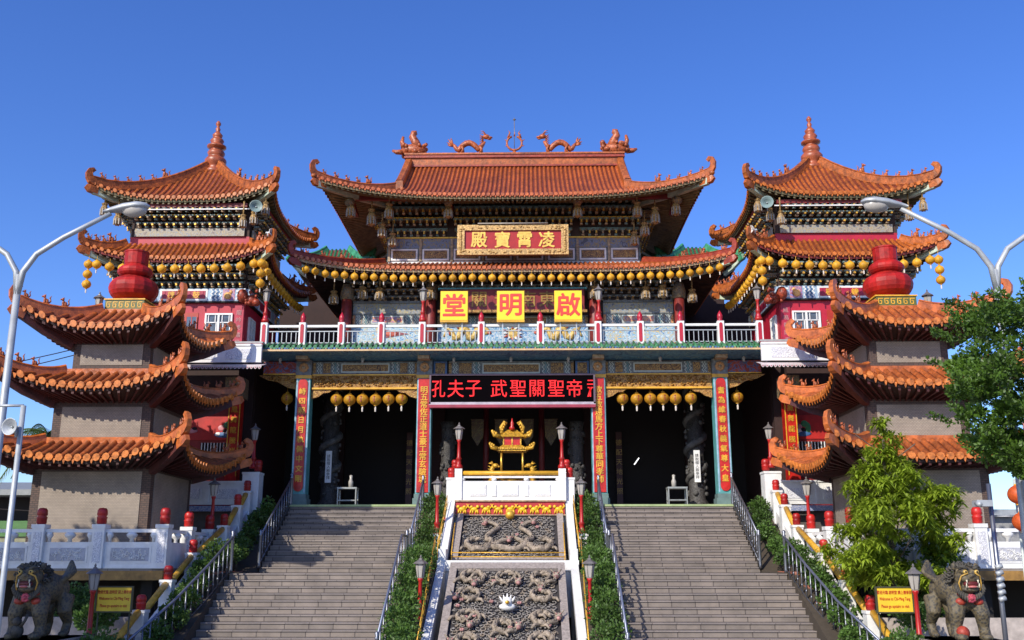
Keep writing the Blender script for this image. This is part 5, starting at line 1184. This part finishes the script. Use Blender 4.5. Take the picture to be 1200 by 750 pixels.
# ---------------------------------------------------------------- plants
def leaves(mb,c,R,n,size,rnd,m=0,long=1.6,flat=.85,shell=.5,up=.3):
    for i in range(n):
        d=Vector((rnd.gauss(0,1),rnd.gauss(0,1),rnd.gauss(0,1)))
        if d.length<1e-3: continue
        d.normalize(); rr=shell+(1-shell)*rnd.random()**.6
        if rnd.random()<.08: rr*=1.12
        p=Vector(c)+Vector((d.x*R[0],d.y*R[1],d.z*R[2]))*rr
        a=(d+Vector((rnd.uniform(-1,1),rnd.uniform(-1,1),rnd.uniform(-1,1)+up))).normalized()
        b=a.cross(Vector((rnd.uniform(-1,1),rnd.uniform(-1,1),rnd.uniform(-1,1)))).normalized()
        s=size*rnd.uniform(.7,1.3); w=s/long
        mb.add([tuple(p),tuple(p+a*s*.5+b*w*.5),tuple(p+a*s),tuple(p+a*s*.5-b*w*.5)],[(0,1,2,3)],m,False)
def bush(x,y,z,r,h,lab,grp,rnd,mt=leafH,pot=False,name='clipped_shrub',dens=1.):
    t=thing(name,lab,'shrub',(x,y,z),grp)
    m=MB(); k=rnd.randint(4,6)
    for i in range(k):
        a=6.28*i/k+rnd.random(); cc=(x+r*.45*math.cos(a),y+r*.45*math.sin(a),z+h*rnd.uniform(.45,.75)); q=r*rnd.uniform(.5,.65)
        leaves(m,cc,(q,q,q*.8),int(170*dens),.085,rnd,shell=.6)
    leaves(m,(x,y,z+h*.8),(r*.6,r*.6,h*.28),int(160*dens),.085,rnd,shell=.6)
    m.build('foliage',[mt],t)
    m=MB(); m.tube([(x,y,z-.05),(x+.03,y,z+h*.3),(x-.02,y,z+h*.6)],[.05,.04,.02],6,0)
    for i in range(3): a=rnd.random()*6.28; m.tube([(x,y,z+h*.3),(x+r*.4*math.cos(a),y+r*.4*math.sin(a),z+h*.6)],[.025,.012],5,0)
    m.build('stem',[bark],t)
    if pot:
        m=MB(); m.lathe([(.17,-.28),(.24,-.1),(.27,.0),(.24,.0),(.22,-.04)],(x,y,z),12,0); m.build('pot',[mat('terracotta_pot',(.28,.09,.05),.6)],t)
rnd=random.Random(11)
for e,w in((-1,'left'),(1,'right')):
    G='clipped shrubs in the hedge strip %s of the dragon ramp'%w; n=15
    for i in range(n):
        y=33.6-10.2*i/(n-1); 
        z=4.8-(34-y)*.56 if y>30.3 else (2.75 if y>28.5 else 2.75-(28.5-y)*.5)
        bush(e*2.5+rnd.uniform(-.05,.05),y,max(.1,z)-.1,.50,.78,'green clipped shrub, %s in the hedge strip %s of the ramp'%(nth(i,15,'top','bottom'),w),G,rnd)
    G='shrubs between steel handrail and parapet on the %s'%w; n=14
    for i in range(n):
        y=33.4-10.3*i/(n-1)
        z=4.55-(34-y)*.53 if y>30.3 else (2.75 if y>28.5 else 2.72-(28.5-y)*.5)
        if w=='left' and 24.8<y<26.0: pass
        bush(e*(8.08+rnd.uniform(-.1,.12)+(.12 if y<28.5 else 0)),y,max(0,z)+.02,.36,.8,'potted shrub, %s between the outer handrail and parapet on the %s'%(nth(i,14,'top','bottom'),w),G,rnd,pot=True,name='potted_shrub')
    for i,(x,y,z,r) in enumerate(((9.55,24.2,1.3,.5),(8.55,22.2,.75,.55),(10.7,25.6,1.55,.6),(7.95,21.6,.55,.4))):
        lab=('rounded dark shrub behind the yellow welcome sign on the %s','low clipped shrub in the corner under the yellow sign on the %s','loose shrub behind the stone lion on the %s','small shrub at the foot of the handrail on the %s')[i]%w
        bush(e*x,y,z,r,r*1.5,lab,'shrubs round the lions',rnd,dens=1.5)
def tree_trunk(m,base,top,r0,r1,rnd,limbs=7,L=1.5,zmin=.35,spread=1.):
    B=Vector(base);Tp=Vector(top); P=[B.lerp(Tp,k/5)+Vector((rnd.uniform(-.06,.06),rnd.uniform(-.06,.06),0)) for k in range(6)]
    m.tube([tuple(p) for p in P],[r0+(r1-r0)*k/5 for k in range(6)],8,0); tips=[]
    for i in range(limbs):
        u=zmin+(1-zmin)*i/limbs; p=B.lerp(Tp,u); a=i*2.4+rnd.random(); l=L*(1.1-.5*u)*rnd.uniform(.8,1.2)
        q=p+Vector((math.cos(a)*l*spread,math.sin(a)*l*spread,l*.6)); mid=p.lerp(q,.5)+Vector((0,0,-.05*l)); m.tube([tuple(p),tuple(mid),tuple(q)],[r0*.45*(1.1-u*.6),r0*.3*(1.1-u*.6),.015],6,0); tips.append(q)
    return tips
# dark tree on the right edge, nearer than the street lamp
t=thing('leafy_tree','tall dark green tree at the right edge in front of the street lamp','tree',(7.6,12.6,0))
m=MB(); r2=random.Random(4); tree_trunk(m,(7.75,12.7,0),(7.35,12.6,5.9),.12,.035,rnd,12,1.0,.55); m.build('trunk',[bark],t)
m=MB()
def crown_r(z):
    u=(z-3.85)/(6.3-3.85); return 1.36*max(.10,math.sin(math.pi*min(1,max(0,.16+.80*(1-u)**1.0)))**.75)
for i in range(210):
    z=r2.uniform(3.9,6.25); rr=crown_r(z)*math.sqrt(r2.random()); a=r2.random()*6.28; q=r2.uniform(.10,.24)
    leaves(m,(7.34+rr*math.cos(a),12.6+rr*math.sin(a),z),(q*1.2,q*1.2,q*.75),300,.06,r2,shell=.25,up=.6,long=1.8)
for i in range(90):       # sprays that break the outline
    z=r2.uniform(3.95,6.3); a=r2.random()*6.28; R=crown_r(z)*r2.uniform(.92,1.12); c=Vector((7.34+R*math.cos(a),12.6+R*math.sin(a),z))
    for k in range(6): p=c+Vector((math.cos(a),math.sin(a),.55))*.045*k; leaves(m,tuple(p),(.05,.05,.035),22,.05,r2,shell=.1,up=.6,long=1.9)
m.build('foliage',[leafD],t)
# street trees just left of the view, which shade the left deck and lion
for k,(x,y,zc,R) in enumerate(((-16.4,18.4,8.6,2.9),(-13.6,14.0,7.6,2.3),(-20.5,19.5,8.4,2.9))):
    t=thing('street_tree',('broad street tree that shades the left deck','smaller street tree that shades the left lion','broad street tree farther left beside the deck')[k],'tree',(x,y,0))
    m=MB(); tree_trunk(m,(x,y,0),(x,y,zc),.2,.06,rnd,8,R*.7,.55); m.build('trunk',[bark],t)
    m=MB()
    for i in range(110):
        d=Vector((r2.gauss(0,1),r2.gauss(0,1),r2.gauss(0,1))).normalized()*R*r2.random()**.4
        leaves(m,(x+d.x,y+d.y,zc+d.z*.62),(.6,.6,.4),90,.26,r2,shell=.2)
    m.build('foliage',[leafD],t)
# bright tree
t=thing('young_tree','bright yellow-green young tree with long leaves growing above the yellow sign','tree',(9.55,25.2,.4))
m=MB(); tips=tree_trunk(m,(9.55,25.3,.4),(9.5,25.2,6.0),.085,.03,rnd,12,1.3,.35); m.build('trunk',[bark],t)
m=MB(); r3=random.Random(9)
def rosette(c,n,L):
    for k in range(n):
        a=r3.random()*6.28; el=r3.uniform(-.5,1.2); d=Vector((math.cos(a)*math.cos(el),math.sin(a)*math.cos(el),math.sin(el))); s=d.cross(Vector((0,0,1)))
        if s.length<.05: continue
        s.normalize(); l=L*r3.uniform(.7,1.2); w=.027*r3.uniform(.8,1.25)
        p0=c; p1=c+d*l*.5; p2=c+d*l+Vector((0,0,-l*.35))
        m.add([tuple(p0),tuple(p1-s*w),tuple(p1+s*w),tuple(p2)],[(0,1,2),(1,3,2)],0,False)
cl=[(0,6.3,.28),(.08,5.95,.36),(-.12,5.6,.42),(.28,5.35,.40)]
for k in range(50):
    z=r3.uniform(2.6,5.35); u=(z-2.6)/2.75; R=1.62*(1-.42*u*u)*(.6+.4*min(1,(z-2.3)/.8)); rr=R*math.sqrt(r3.uniform(.15,1)); a=k*2.4+r3.random()
    cl.append((rr*math.cos(a)*1.05,z,r3.uniform(.30,.50),rr*math.sin(a)))
for c_ in cl:
    q=c_[2]; n_=int(26*(q/.4)**2); cy_=c_[3] if len(c_)>3 else 0
    for i in range(n_):
        d=Vector((r3.gauss(0,1),r3.gauss(0,1),r3.gauss(0,.8)+.25)).normalized()*q*r3.uniform(.45,1.05)
        rosette(Vector((9.52+c_[0]+d.x,25.2+cy_+d.y,c_[1]+d.z*.75)),17,.25)
m.build('foliage',[leafG],t)
# dark undergrowth right, behind the sign
t=thing('leafy_tree','dark leafy bush-like tree under the bright young tree','tree',(10.3,26.0,0))
m=MB(); tree_trunk(m,(10.3,26.2,0),(10.3,26.1,3.0),.09,.03,rnd,6,.9); m.build('trunk',[bark],t)
m=MB()
for i in range(30): z=r2.uniform(1.2,3.7); leaves(m,(10.1+r2.uniform(-1.2,1.1),26.1+r2.uniform(-.5,.5),z),(.35,.35,.25),150,.11,r2,shell=.2,long=1.6)
m.build('foliage',[leafD],t)
# palm behind the left pavilion
t=thing('palm_tree','palm with drooping fronds showing beside the left pavilion','palm',(-16.3,34.5,0))
m=MB(); m.tube([(-16.3,34.5,0),(-16.25,34.5,4),(-16.2,34.5,7.4)],[.2,.16,.13],8,0); m.build('trunk',[bark],t)
m=MB()
for k in range(22):
    a=k*2.4; el=.9-.07*k; L=1.7; P=[]
    for j in range(9): u=j/8; P.append(Vector((-16.2+math.cos(a)*L*u,34.5+math.sin(a)*L*u,7.4+L*(math.sin(el)*u-.85*u*u))))
    m.tube([tuple(p) for p in P],[.02]*9,4,0)
    for j in range(1,9):
        for v in range(3):
            p=P[j-1].lerp(P[j],v/3); d=(P[j]-P[j-1]).normalized(); s=d.cross(Vector((0,0,1))).normalized()
            for e in(-1,1): q=p+s*e*.42*(1.1-j/9)+d*.2-Vector((0,0,.22)); m.add([tuple(p-d*.02),tuple(p+d*.03),tuple(q)],[(0,1,2)],0)
m.build('fronds',[leafP],t)
# ---------------------------------------------------------------- guardian lions
def lion(e,lab):
    X,Y,Z=(-9.74 if e<0 else 9.56),21.6,1.46
    t=thing('guardian_lion',lab,'statue',(X,Y,Z-.0))
    pm=MB(); pm.box(X-.75,X+.75,Y-.7,Y+1.1,0,Z,0); pm.box(X-.8,X+.8,Y-.75,Y+1.15,Z-.1,Z,0); pm.build('pedestal',[granite],label='square granite pedestal under the %s stone lion'%('left' if e<0 else 'right'),cat='pedestal')
    m=MB(); s=e   # body turned: tail towards the middle, head forward
    # hindquarters rise behind on the side away from the centre for the left lion
    d=1 if e<0 else -1       # body extends to +x for the left lion, -x for the right one
    def bl(dx,dy,dz,rx,ry,rz): m.ball((X+dx*d,Y+dy,Z+dz),(rx,ry,rz),12,9,0)
    bl(.12,.45,1.34,.38,.55,.42); bl(.20,.75,1.30,.36,.34,.40); bl(.0,.05,1.10,.36,.36,.42); bl(-.06,-.1,1.25,.34,.3,.34)
    bl(-.10,-.18,1.62,.31,.32,.33); bl(-.10,-.45,1.62,.27,.16,.14); bl(-.10,-.42,1.33,.24,.17,.09); bl(-.10,-.36,1.82,.27,.15,.09)
    bl(-.10,-.60,1.70,.10,.06,.07)
    for q in(-1,1):
        x=-.10*d+q*.25   # front legs
        m.tube([(X+x,Y-.02,Z+1.1),(X+x+q*.09,Y-.20,Z+.66),(X+x+q*.12,Y-.14,Z+.32),(X+x+q*.12,Y-.22,Z+.08)],[.27,.21,.15,.16],10,0); m.ball((X+x+q*.08,Y-.34,Z+.08),(.18,.22,.12),9,6,0)
        m.tube([(X+.26*d+q*.20,Y+.80,Z+1.1),(X+.28*d+q*.26,Y+.62,Z+.70),(X+.28*d+q*.27,Y+.88,Z+.38),(X+.28*d+q*.27,Y+.74,Z+.08)],[.26,.20,.13,.13],10,0); m.ball((X+.28*d+q*.27,Y+.64,Z+.08),(.13,.18,.09),9,6,0)
    for q in(-1,1):
        m.ball((X-.10*d+q*.30,Y-.2,Z+1.93),(.08,.05,.11),8,6,0)
        m.ball((X-.1*d+q*.15,Y-.50,Z+1.80),(.11,.08,.07),8,6,0)
    # swept-up tail
    for k in range(7):
        a=-.5+.28*k; bx=X+.30*d; pts=[]
        for u in range(8):
            v=u/7; pts.append((bx+d*(.10*v+.34*math.sin(v*2.6)*(.35+.13*k)),Y+.85-.05*k+.1*v,Z+1.45+.62*math.sin(v*1.9)*(1.05-.07*k)-.1*max(0,v-.8)))
        m.tube(pts,[.10,.085,.075,.07,.065,.06,.05,.03],8,0)
    o=m.build('body_raw',[mat('dark_carved_stone',(.13,.12,.10) if e>0 else (.13,.12,.10),.7)],t)
    rm=o.modifiers.new('r','REMESH'); rm.mode='VOXEL'; rm.voxel_size=.028; rm.use_smooth_shade=True
    sm=o.modifiers.new('s','SMOOTH'); sm.iterations=3; sm.factor=.5
    dg=bpy.context.evaluated_depsgraph_get(); me=bpy.data.meshes.new_from_object(o.evaluated_get(dg)); bpy.data.objects.remove(o)
    me.name='body'
    lm=bpy.data.materials.get('lion_stone')
    if not lm:
        lm=mat('lion_stone',(.075,.066,.052),.65,var=.45,scale=5); n_=lm.node_tree.nodes; L_=lm.node_tree.links
        tc=n_.new('ShaderNodeTexCoord'); vo=n_.new('ShaderNodeTexVoronoi'); vo.inputs['Scale'].default_value=13; L_.new(tc.outputs['Object'],vo.inputs['Vector'])
        cr_=n_.new('ShaderNodeValToRGB'); cr_.color_ramp.elements[0].position=.36; cr_.color_ramp.elements[1].position=.52; cr_.color_ramp.elements[0].color=(.055,.048,.038,1); cr_.color_ramp.elements[1].color=(.115,.09,.05,1); L_.new(vo.outputs['Distance'],cr_.inputs['Fac']); L_.new(cr_.outputs[0],n_['Principled BSDF'].inputs['Base Color'])
        bp=n_.new('ShaderNodeBump'); bp.inputs['Strength'].default_value=.6; bp.inputs['Distance'].default_value=.02; bp.invert=True; L_.new(vo.outputs['Distance'],bp.inputs['Height']); L_.new(bp.outputs[0],n_['Principled BSDF'].inputs['Normal'])
    me.materials.clear(); me.materials.append(lm)
    o=bpy.data.objects.new('body',me); COL.objects.link(o); o.parent=t; WL[o.name]=WL[t.name]
    hx=X-.10*d; hy=Y
    m=MB(); rr=random.Random(3)     # curled mane
    for k in range(70):
        a=rr.uniform(-.3,math.pi+.3); R=.42*rr.uniform(.85,1.08); yy=hy-.22+rr.uniform(-.02,.42)
        c=Vector((hx+R*math.cos(a),yy,Z+1.62+R*.92*math.sin(a)))
        m.tube([(c.x+.05*math.cos(b),c.y-.03*j/5,c.z+.05*math.sin(b)) for j,b in enumerate([a+j*1.1 for j in range(6)])],[.035,.035,.03,.03,.025,.02],5,0)
    for k in range(16): a=math.pi+.25+k*(math.pi-.5)/15; c=(hx+.34*math.cos(a),hy-.40,Z+1.55+.36*math.sin(a)); m.tube([c,(c[0]+.06*math.cos(a),c[1]-.03,c[2]-.12),(c[0]-.03,c[1]-.04,c[2]-.19)],[.05,.04,.012],6,0)
    for q in(-1,1): m.tube([(hx+q*.08,hy-.52,Z+1.86),(hx+q*.2,hy-.52,Z+1.93),(hx+q*.32,hy-.42,Z+1.9)],[.05,.05,.02],6,0)
    m.build('mane',[mat('mane_stone',(.065,.058,.046),.7,var=.4,bump=.4)],t)
    m=MB(); m.ball((hx,hy-.50,Z+1.47),(.21,.10,.10),12,8,0); m.build('mouth',[mat('mouth_dark_red',(.10,.008,.008),.5)],t)
    m=MB()
    for q in(-1,1):
        m.tube([(hx+q*.17,hy-.60,Z+1.38),(hx+q*.17,hy-.62,Z+1.50)],[.03,.008],6,0); m.tube([(hx+q*.15,hy-.60,Z+1.58),(hx+q*.15,hy-.62,Z+1.49)],[.028,.008],6,0)
    for k in range(6): m.box(hx-.12+.042*k,hx-.085+.042*k,hy-.60,hy-.57,Z+1.38,Z+1.42,0)
    m.build('teeth',[mat('tooth_white',(.6,.55,.42),.4)],t)
    m=MB(); m.ball((hx,hy-.58,Z+1.40),(.13,.09,.035),10,6,0); m.build('tongue',[mat('tongue_pink',(.55,.16,.15),.4)],t)
    for q in(-1,1):
        m=MB(); m.ball((hx+q*.15,hy-.57,Z+1.79),(.065,.045,.055),10,8,0); m.ball((hx+q*.15,hy-.612,Z+1.79),(.026,.012,.026),8,6,1); m.build('eye',[mat('eye_gold',(.55,.36,.08),.3),dark],t)
    m=MB()   # painted yellow brow and cheek lines
    for q in(-1,1): m.tube([(hx+q*.26,hy-.44,Z+1.30),(hx+q*.30,hy-.44,Z+1.5),(hx+q*.25,hy-.52,Z+1.68),(hx+q*.10,hy-.60,Z+1.76)],.022,6,0)
    m.build('painted_lines',[mat('ochre_line',(.50,.30,.06),.5)],t)
    m=MB(); 
    for k in range(9): a=k*.7; m.ball((hx+.08*math.cos(a)+.02*k*0,hy-.42,Z+1.10+.07*math.sin(a)),(.07,.05,.06),7,5,0)
    m.ball((hx,hy-.45,Z+1.10),(.07,.06,.06),8,6,0); m.build('chest_tassel',[mat('tassel_rose',(.45,.06,.09),.6,var=.4,scale=20)],t)
    m=MB(); m.tube([(hx-.30,hy-.28,Z+1.22),(hx-.16,hy-.40,Z+1.14),(hx,hy-.43,Z+1.12),(hx+.16,hy-.40,Z+1.14),(hx+.30,hy-.28,Z+1.22)],.045,8,0)
    for q in(-1,1): m.ball((hx+q*.24,hy-.26,Z+1.0),(.15,.12,.11),9,7,0)
    m.build('red_collar',[mat('faded_red',(.33,.04,.02),.55,var=.4,scale=9)],t)
    if e<0:
        m=MB(); m.ball((hx-.1,hy-.45,Z+.22),(.16,.16,.2),9,7,0); m.ball((hx-.1,hy-.52,Z+.48),(.12,.11,.12),9,7,0); m.tube([(hx,hy-.5,Z+.35),(hx+.12,hy-.55,Z+.5),(hx+.16,hy-.5,Z+.66)],[.05,.04,.04],7,0); m.build('lion_cub',[mat('mane_stone',(.15,.14,.115))],t)
    else:
        m=MB(); m.ball((hx-.27,hy-.30,Z+.2),(.18,.18,.18),12,9,0); m.build('ball',[mat('faded_red',(.33,.04,.02)),],t)
    t.scale=(.755,.755,.755)
lion(-1,'dark stone guardian lion with pink chest tassel at the lower left corner')
lion(1,'weathered stone guardian lion with red and gold paint at the lower right corner')
# ---------------------------------------------------------------- yellow welcome signs
for e,w in((-1,'left'),(1,'right')):
    x=e*8.82; t=thing('welcome_sign','yellow bilingual welcome sign on thin posts beside the %s lion'%w,'sign',(x,23.4,0),'yellow welcome signs')
    m=MB(); m.box(x-.39,x+.39,23.4,23.44,1.93,2.45,0); m.build('face',[mat('sign_yellow',(.78,.52,.03),.45,var=.08)],t)
    m=MB(); 
    for(a,b,c,d) in((-.42,.42,2.45,2.48),(-.42,.42,1.90,1.93),(-.42,-.39,1.93,2.45),(.39,.42,1.93,2.45)): m.box(x+a,x+b,23.38,23.45,c,d,0)
    for q in(-.36,.36): m.tube([(x+q,23.46,0),(x+q,23.46,2.4)],.02,6,0)
    m.build('frame',[mat('dark_green_frame',(.06,.06,.03),.5)],t)
    rm=mat('sign_dark_red_lettering',(.50,.05,.01),.5,var=.05)
    text('歡迎光臨 啟明堂 請上樓參拜',.088,(x,23.395,2.35),rm,t,extr=.002,bold=.001,sx=.70)
    text('Welcome to Chi-Ming Tang',.098,(x,23.395,2.20),rm,t,extr=.002,bold=.001,sx=.62)
    text('Please go upstairs to visit',.098,(x,23.395,2.04),rm,t,extr=.002,bold=.001,sx=.62)
# ---------------------------------------------------------------- street lamps
def street_lamp(x,y,s,lab):
    t=thing('street_lamp',lab,'street lamp',(x,y,0)); 
    m=MB(); zj=7.0; m.tube([(x,y,0),(x,y,3.5),(x,y,zj+.1)],[.075,.06,.048],10,0)
    for q,L in((s,1.62),(-s,1.62)):
        pts=[(x,y,zj-.2),(x+q*.05,y,zj+.15),(x+q*.22,y,zj+.42),(x+q*.6,y,zj+.68),(x+q*(L-.35),y,zj+1.05)]
        m.tube(pts,[.05,.045,.042,.04,.035],8,0)
    m.build('pole',[greym],t)
    for q in(s,-s):
        c=Vector((x+q*1.52,y,zj+1.12))
        m=MB(); vs=[];seg=12
        prof=[(-.36,.03,.03),(-.24,.07,.06),(-.05,.13,.09),(.15,.15,.09),(.27,.10,.06),(.32,.02,.02)]
        for (a,hw,hh) in prof:
            for k in range(seg): an=6.283*k/seg; z_=math.sin(an)*hh; vs.append((c.x+q*a,c.y+hw*math.cos(an),c.z+a*.12+(z_ if z_>0 else z_*.4)))
        m.add(vs,[(i*seg+k,i*seg+(k+1)%seg,(i+1)*seg+(k+1)%seg,(i+1)*seg+k) for i in range(len(prof)-1) for k in range(seg)]+[tuple(range(seg)),tuple(range(5*seg,6*seg))],0,True)
        h=m.build('lamp_head',[greym],t)
        m=MB(); m.ball((c.x+q*.1,c.y,c.z-.02),(.19,.115,.11),12,8,0); m.build('lens',[lampglass],h)
street_lamp(-6.86,14,1,'tall double-armed street lamp in front of the left pavilion')
street_lamp(7.40,14,-1,'tall double-armed street lamp in front of the right pavilion')
# loudspeaker pole left, lantern poles right
t=thing('loudspeaker_pole','thin grey pole with a horn loudspeaker at the left edge','pole',(-6.05,13,0))
m=MB(); m.tube([(-6.05,13,0),(-6.05,13,5.0)],[.045,.035],8,0); m.tube([(-6.05,13,5.0),(-6.5,13,5.0)],.02,6,0); m.build('pole',[greym],t)
horn(-6.12,12.85,4.70,-.2,-1,.11,'grey horn loudspeaker mounted on the thin pole at the left edge',greym)
t=thing('camera_pole','slim polished steel pole beside the right lion','pole',(9.66,20,0))
m=MB(); m.tube([(9.66,20,0),(9.66,20,4.5)],[.05,.045],10,0); m.tube([(9.66,20,3.87),(10.9,20,3.87)],.018,6,0)
for k in range(6): m.tube([(9.60,19.95,2.3+.12*k),(9.72,19.94,2.34+.12*k)],.05,6,1)
m.build('pole',[steel,greym],t)
m=MB(); m.box(9.30,9.6,19.75,20.0,4.05,4.17,0); m.tube([(9.35,19.9,4.11),(9.28,19.6,4.08)],.05,8,0); m.build('camera',[greym],t)
t=thing('lantern_pole','pale pole holding two orange lanterns at the right edge','pole',(10.22,19.9,0))
m=MB(); m.tube([(10.22,20.1,0),(10.22,20.1,4.6)],.03,8,0); m.build('pole',[mat('pale_pole',(.5,.55,.5),.5)],t)
for z,dx,wh in((4.28,0,'upper'),(3.76,.03,'lower')):
    l=make_lantern(10.14+dx,19.85,z,.19,lantR,'%s of two round orange lanterns at the right edge'%wh,'orange lanterns at the right edge')
# ---------------------------------------------------------------- things inside the porch
stoneC=pat('dark_carved_column_stone',[(.02,.018,.016),(.08,.075,.07),(.03,.025,.025),(.10,.095,.09)],7,3,bump=1)
for e,w in((-1,'left'),(1,'right')):
    x=e*6.75; t=thing('dragon_column','dark stone dragon column standing inside the %s porch bay'%w,'column',(x,37.0,ZT))
    m=MB(); m.lathe([(.42,0),(.42,.25),(.34,.35),(.30,.45),(.30,4.9)],(x,37,ZT),16,0); m.build('shaft',[stoneC],t)
    m=MB(); pts=[(x+.33*math.cos(k*.5),37+.33*math.sin(k*.5),ZT+.6+k*.085) for k in range(48)]; m.tube(pts,[.06+.07*math.sin(3.14*k/47) for k in range(48)],7,0)
    rq=random.Random(2)
    for k in range(90): a=rq.random()*6.28; m.ball((x+.33*math.cos(a),37+.33*math.sin(a),ZT+rq.uniform(.5,4.7)),rq.uniform(.04,.1),5,4,0)
    m.build('coiled_dragon',[mat('dark_dragon_stone',(.09,.085,.08),.7,var=.5,bump=.5)],t)
    t=thing('notice_board','narrow white notice on the dragon column in the %s bay'%w,'notice',(x+e*.0,36.5,6.0))
    m=MB(); m.box(x+e*-.05-.11,x+e*-.05+.11,36.48,36.52,5.85,7.0,0); m.build('panel',[white],t)
    text('\n'.join('請脫帽入殿參拜'),.13,(x-e*.05,36.475,6.42),dark,t,extr=.001,line=1.0)
    xt=e*5.85; t=thing('offering_table','small grey metal table at the %s side of the hall entrance'%w,'table',(xt,35.9,ZT))
    m=MB(); m.box(xt-.35,xt+.35,35.7,36.2,ZT+.72,ZT+.78,0); m.box(xt-.33,xt+.33,35.72,36.18,ZT+.3,ZT+.34,0)
    for a in(-.32,.32):
        for b in(.03,.45): m.box(xt+a-.02,xt+a+.02,35.7+b-.02,35.7+b+.02,ZT,ZT+.72,0)
    m.build('frame',[mat('dull_steel',(.35,.36,.34),.45,metal=.4)],t)
    m=MB(); m.lathe([(.08,0),(.09,.2),(.05,.3),(.06,.42),(.0,.45)],(xt+e*-.1,35.9,ZT+.78),10,0); m.build('vase',[lampglass],label='small pale vase on the %s offering table'%w,cat='vase')
    for k,xx in enumerate((e*4.35,e*4.35+e*-1.2)):
        m=MB(); 
    m=MB(); m.box(e*4.25-.12,e*4.25+.12,40.6,40.66,5.3,8.2,0); cb=m.build('couplet_board',[mat('dim_red_lacquer',(.06,.006,.006),.5)],label='dim couplet board with gold characters deep inside the %s bay'%w,cat='board')
    text('\n'.join('德配天地光照'),.26,(e*4.25,40.59,6.8),mat('dim_interior_gold',(.45,.28,.05),.5),cb,extr=.003,line=1.5)
for k,x in enumerate((-1.35,-.45,.55,1.45)):
    m=MB(); m.add([(x-.24,38.0,8.35),(x+.24,38.0,8.35),(x+.22,38.0,7.7),(x,38.0,7.35),(x-.22,38.0,7.7)],[(0,1,2,3,4)],0); m.add([(x-.24,38.02,8.35),(x+.24,38.02,8.35),(x+.22,38.02,7.7),(x,38.02,7.35),(x-.22,38.02,7.7)],[(4,3,2,1,0)],0)
    m.tube([(x-.26,38.01,8.36),(x+.26,38.01,8.36)],.02,5,0); m.build('pennant',[pat('dim_brocade',[(.20,.17,.07),(.10,.06,.05),(.22,.15,.05)],9,2,bump=0)],label='dim brocade pennant hanging behind the censer, %s'%nth(k,4),cat='pennant',group='pennants behind the censer')
for x,w in((-1.05,'left'),(1.1,'right')):
    m=MB(); m.lathe([(.11,ZT),(.11,9.9)],(x,38.6,0),12,0); m.build('inner_column',[mat('dim_red_column',(.16,.015,.02),.5)],label='slim dark red column behind the golden censer, %s one'%w,cat='column')
for e in(-1,1):
    x=e*2.35; w='left' if e<0 else 'right'; t=thing('stone_carving','dark carved stone pillar inside the %s edge of the central bay'%w,'column',(x,36.6,ZT))
    m=MB(); m.lathe([(.35,0),(.3,.3),(.25,.5),(.25,3.0),(.3,3.2)],(x,36.6,ZT),12,0); rq=random.Random(6)
    for k in range(60): a=rq.random()*6.28; m.ball((x+.27*math.cos(a),36.6+.27*math.sin(a),ZT+rq.uniform(.4,3.0)),rq.uniform(.04,.1),5,4,0)
    m.build('shaft',[stoneC],t)
# ---------------------------------------------------------------- far buildings at the left edge, wires
t=thing('workshop','low workshop with green and cream panels far left behind the pavilion','building',(-24,48,0))
m=MB(); m.box(-30,-17,46,52,0,4.2,0); m.box(-30,-17,45.9,46,4.2,4.9,1); m.hexa([(-31,45,6.0),(-16.5,45,6.0),(-16.5,53,6.0),(-31,53,6.0),(-31,45,6.25),(-16.5,45,6.25),(-16.5,53,7.2),(-31,53,7.2)],2); m.box(-30,-17,46.5,52,4.9,6.0,3)
m.build('wall',[mat('cream_panel',(.25,.24,.15),.8),mat('green_panel',(.07,.17,.05),.7),mat('grey_sheet_roof',(.25,.26,.25),.6),dark],t)
m=MB(); m.box(-25,-18,45.85,45.9,2.6,3.9,0); m.build('window',[mat('blue_glass',(.05,.12,.15),.2)],t)
t=thing('storehouse','grey storehouse far behind the trees at the right edge','building',(26,46,0))
m=MB(); m.box(18,34,44,52,0,5.0,0); m.box(17.6,34.4,43.6,52.4,5.0,5.25,1); m.build('wall',[mat('grey_render',(.30,.30,.30),.8),greym],t)
m=MB(); m.box(19,21.5,43.95,44.0,1.5,3.8,0); m.build('window',[glass],t)
t=thing('overhead_cables','thin overhead cables crossing the sky at the left edge','cable',(-22,34,8))
m=MB()
for (z0,z1) in((8.6,10.3),(8.2,10.1),(6.3,4.6)):
    P=[(-26+12*k/8,33,z0+(z1-z0)*k/8-.4*math.sin(math.pi*k/8)) for k in range(9)]; m.tube(P,.018,5,0)
m.build('wires',[dark],t)
m=MB(); m.box(-9.25,-8.75,24.3,24.7,0,1.35,0); m.build('gilt_box',[oldgold],label='small ornate gilt box on the low wall beside the left lamp post',cat='box')

t=thing('tube_lamp','tiny white lit tube lamp deep inside the right porch bay','lamp',(4.95,40.3,7.0))
m=MB(); m.tube([(4.82,40.3,6.85),(5.02,40.3,7.12)],.025,6,0); m.build('tube',[mat('lit_tube',(1,1,1),.5,var=0,emit=1.5)],t)
m=MB(); m.tube([(4.80,40.34,6.82),(5.04,40.34,7.15)],.04,6,0); m.build('housing',[dark],t)
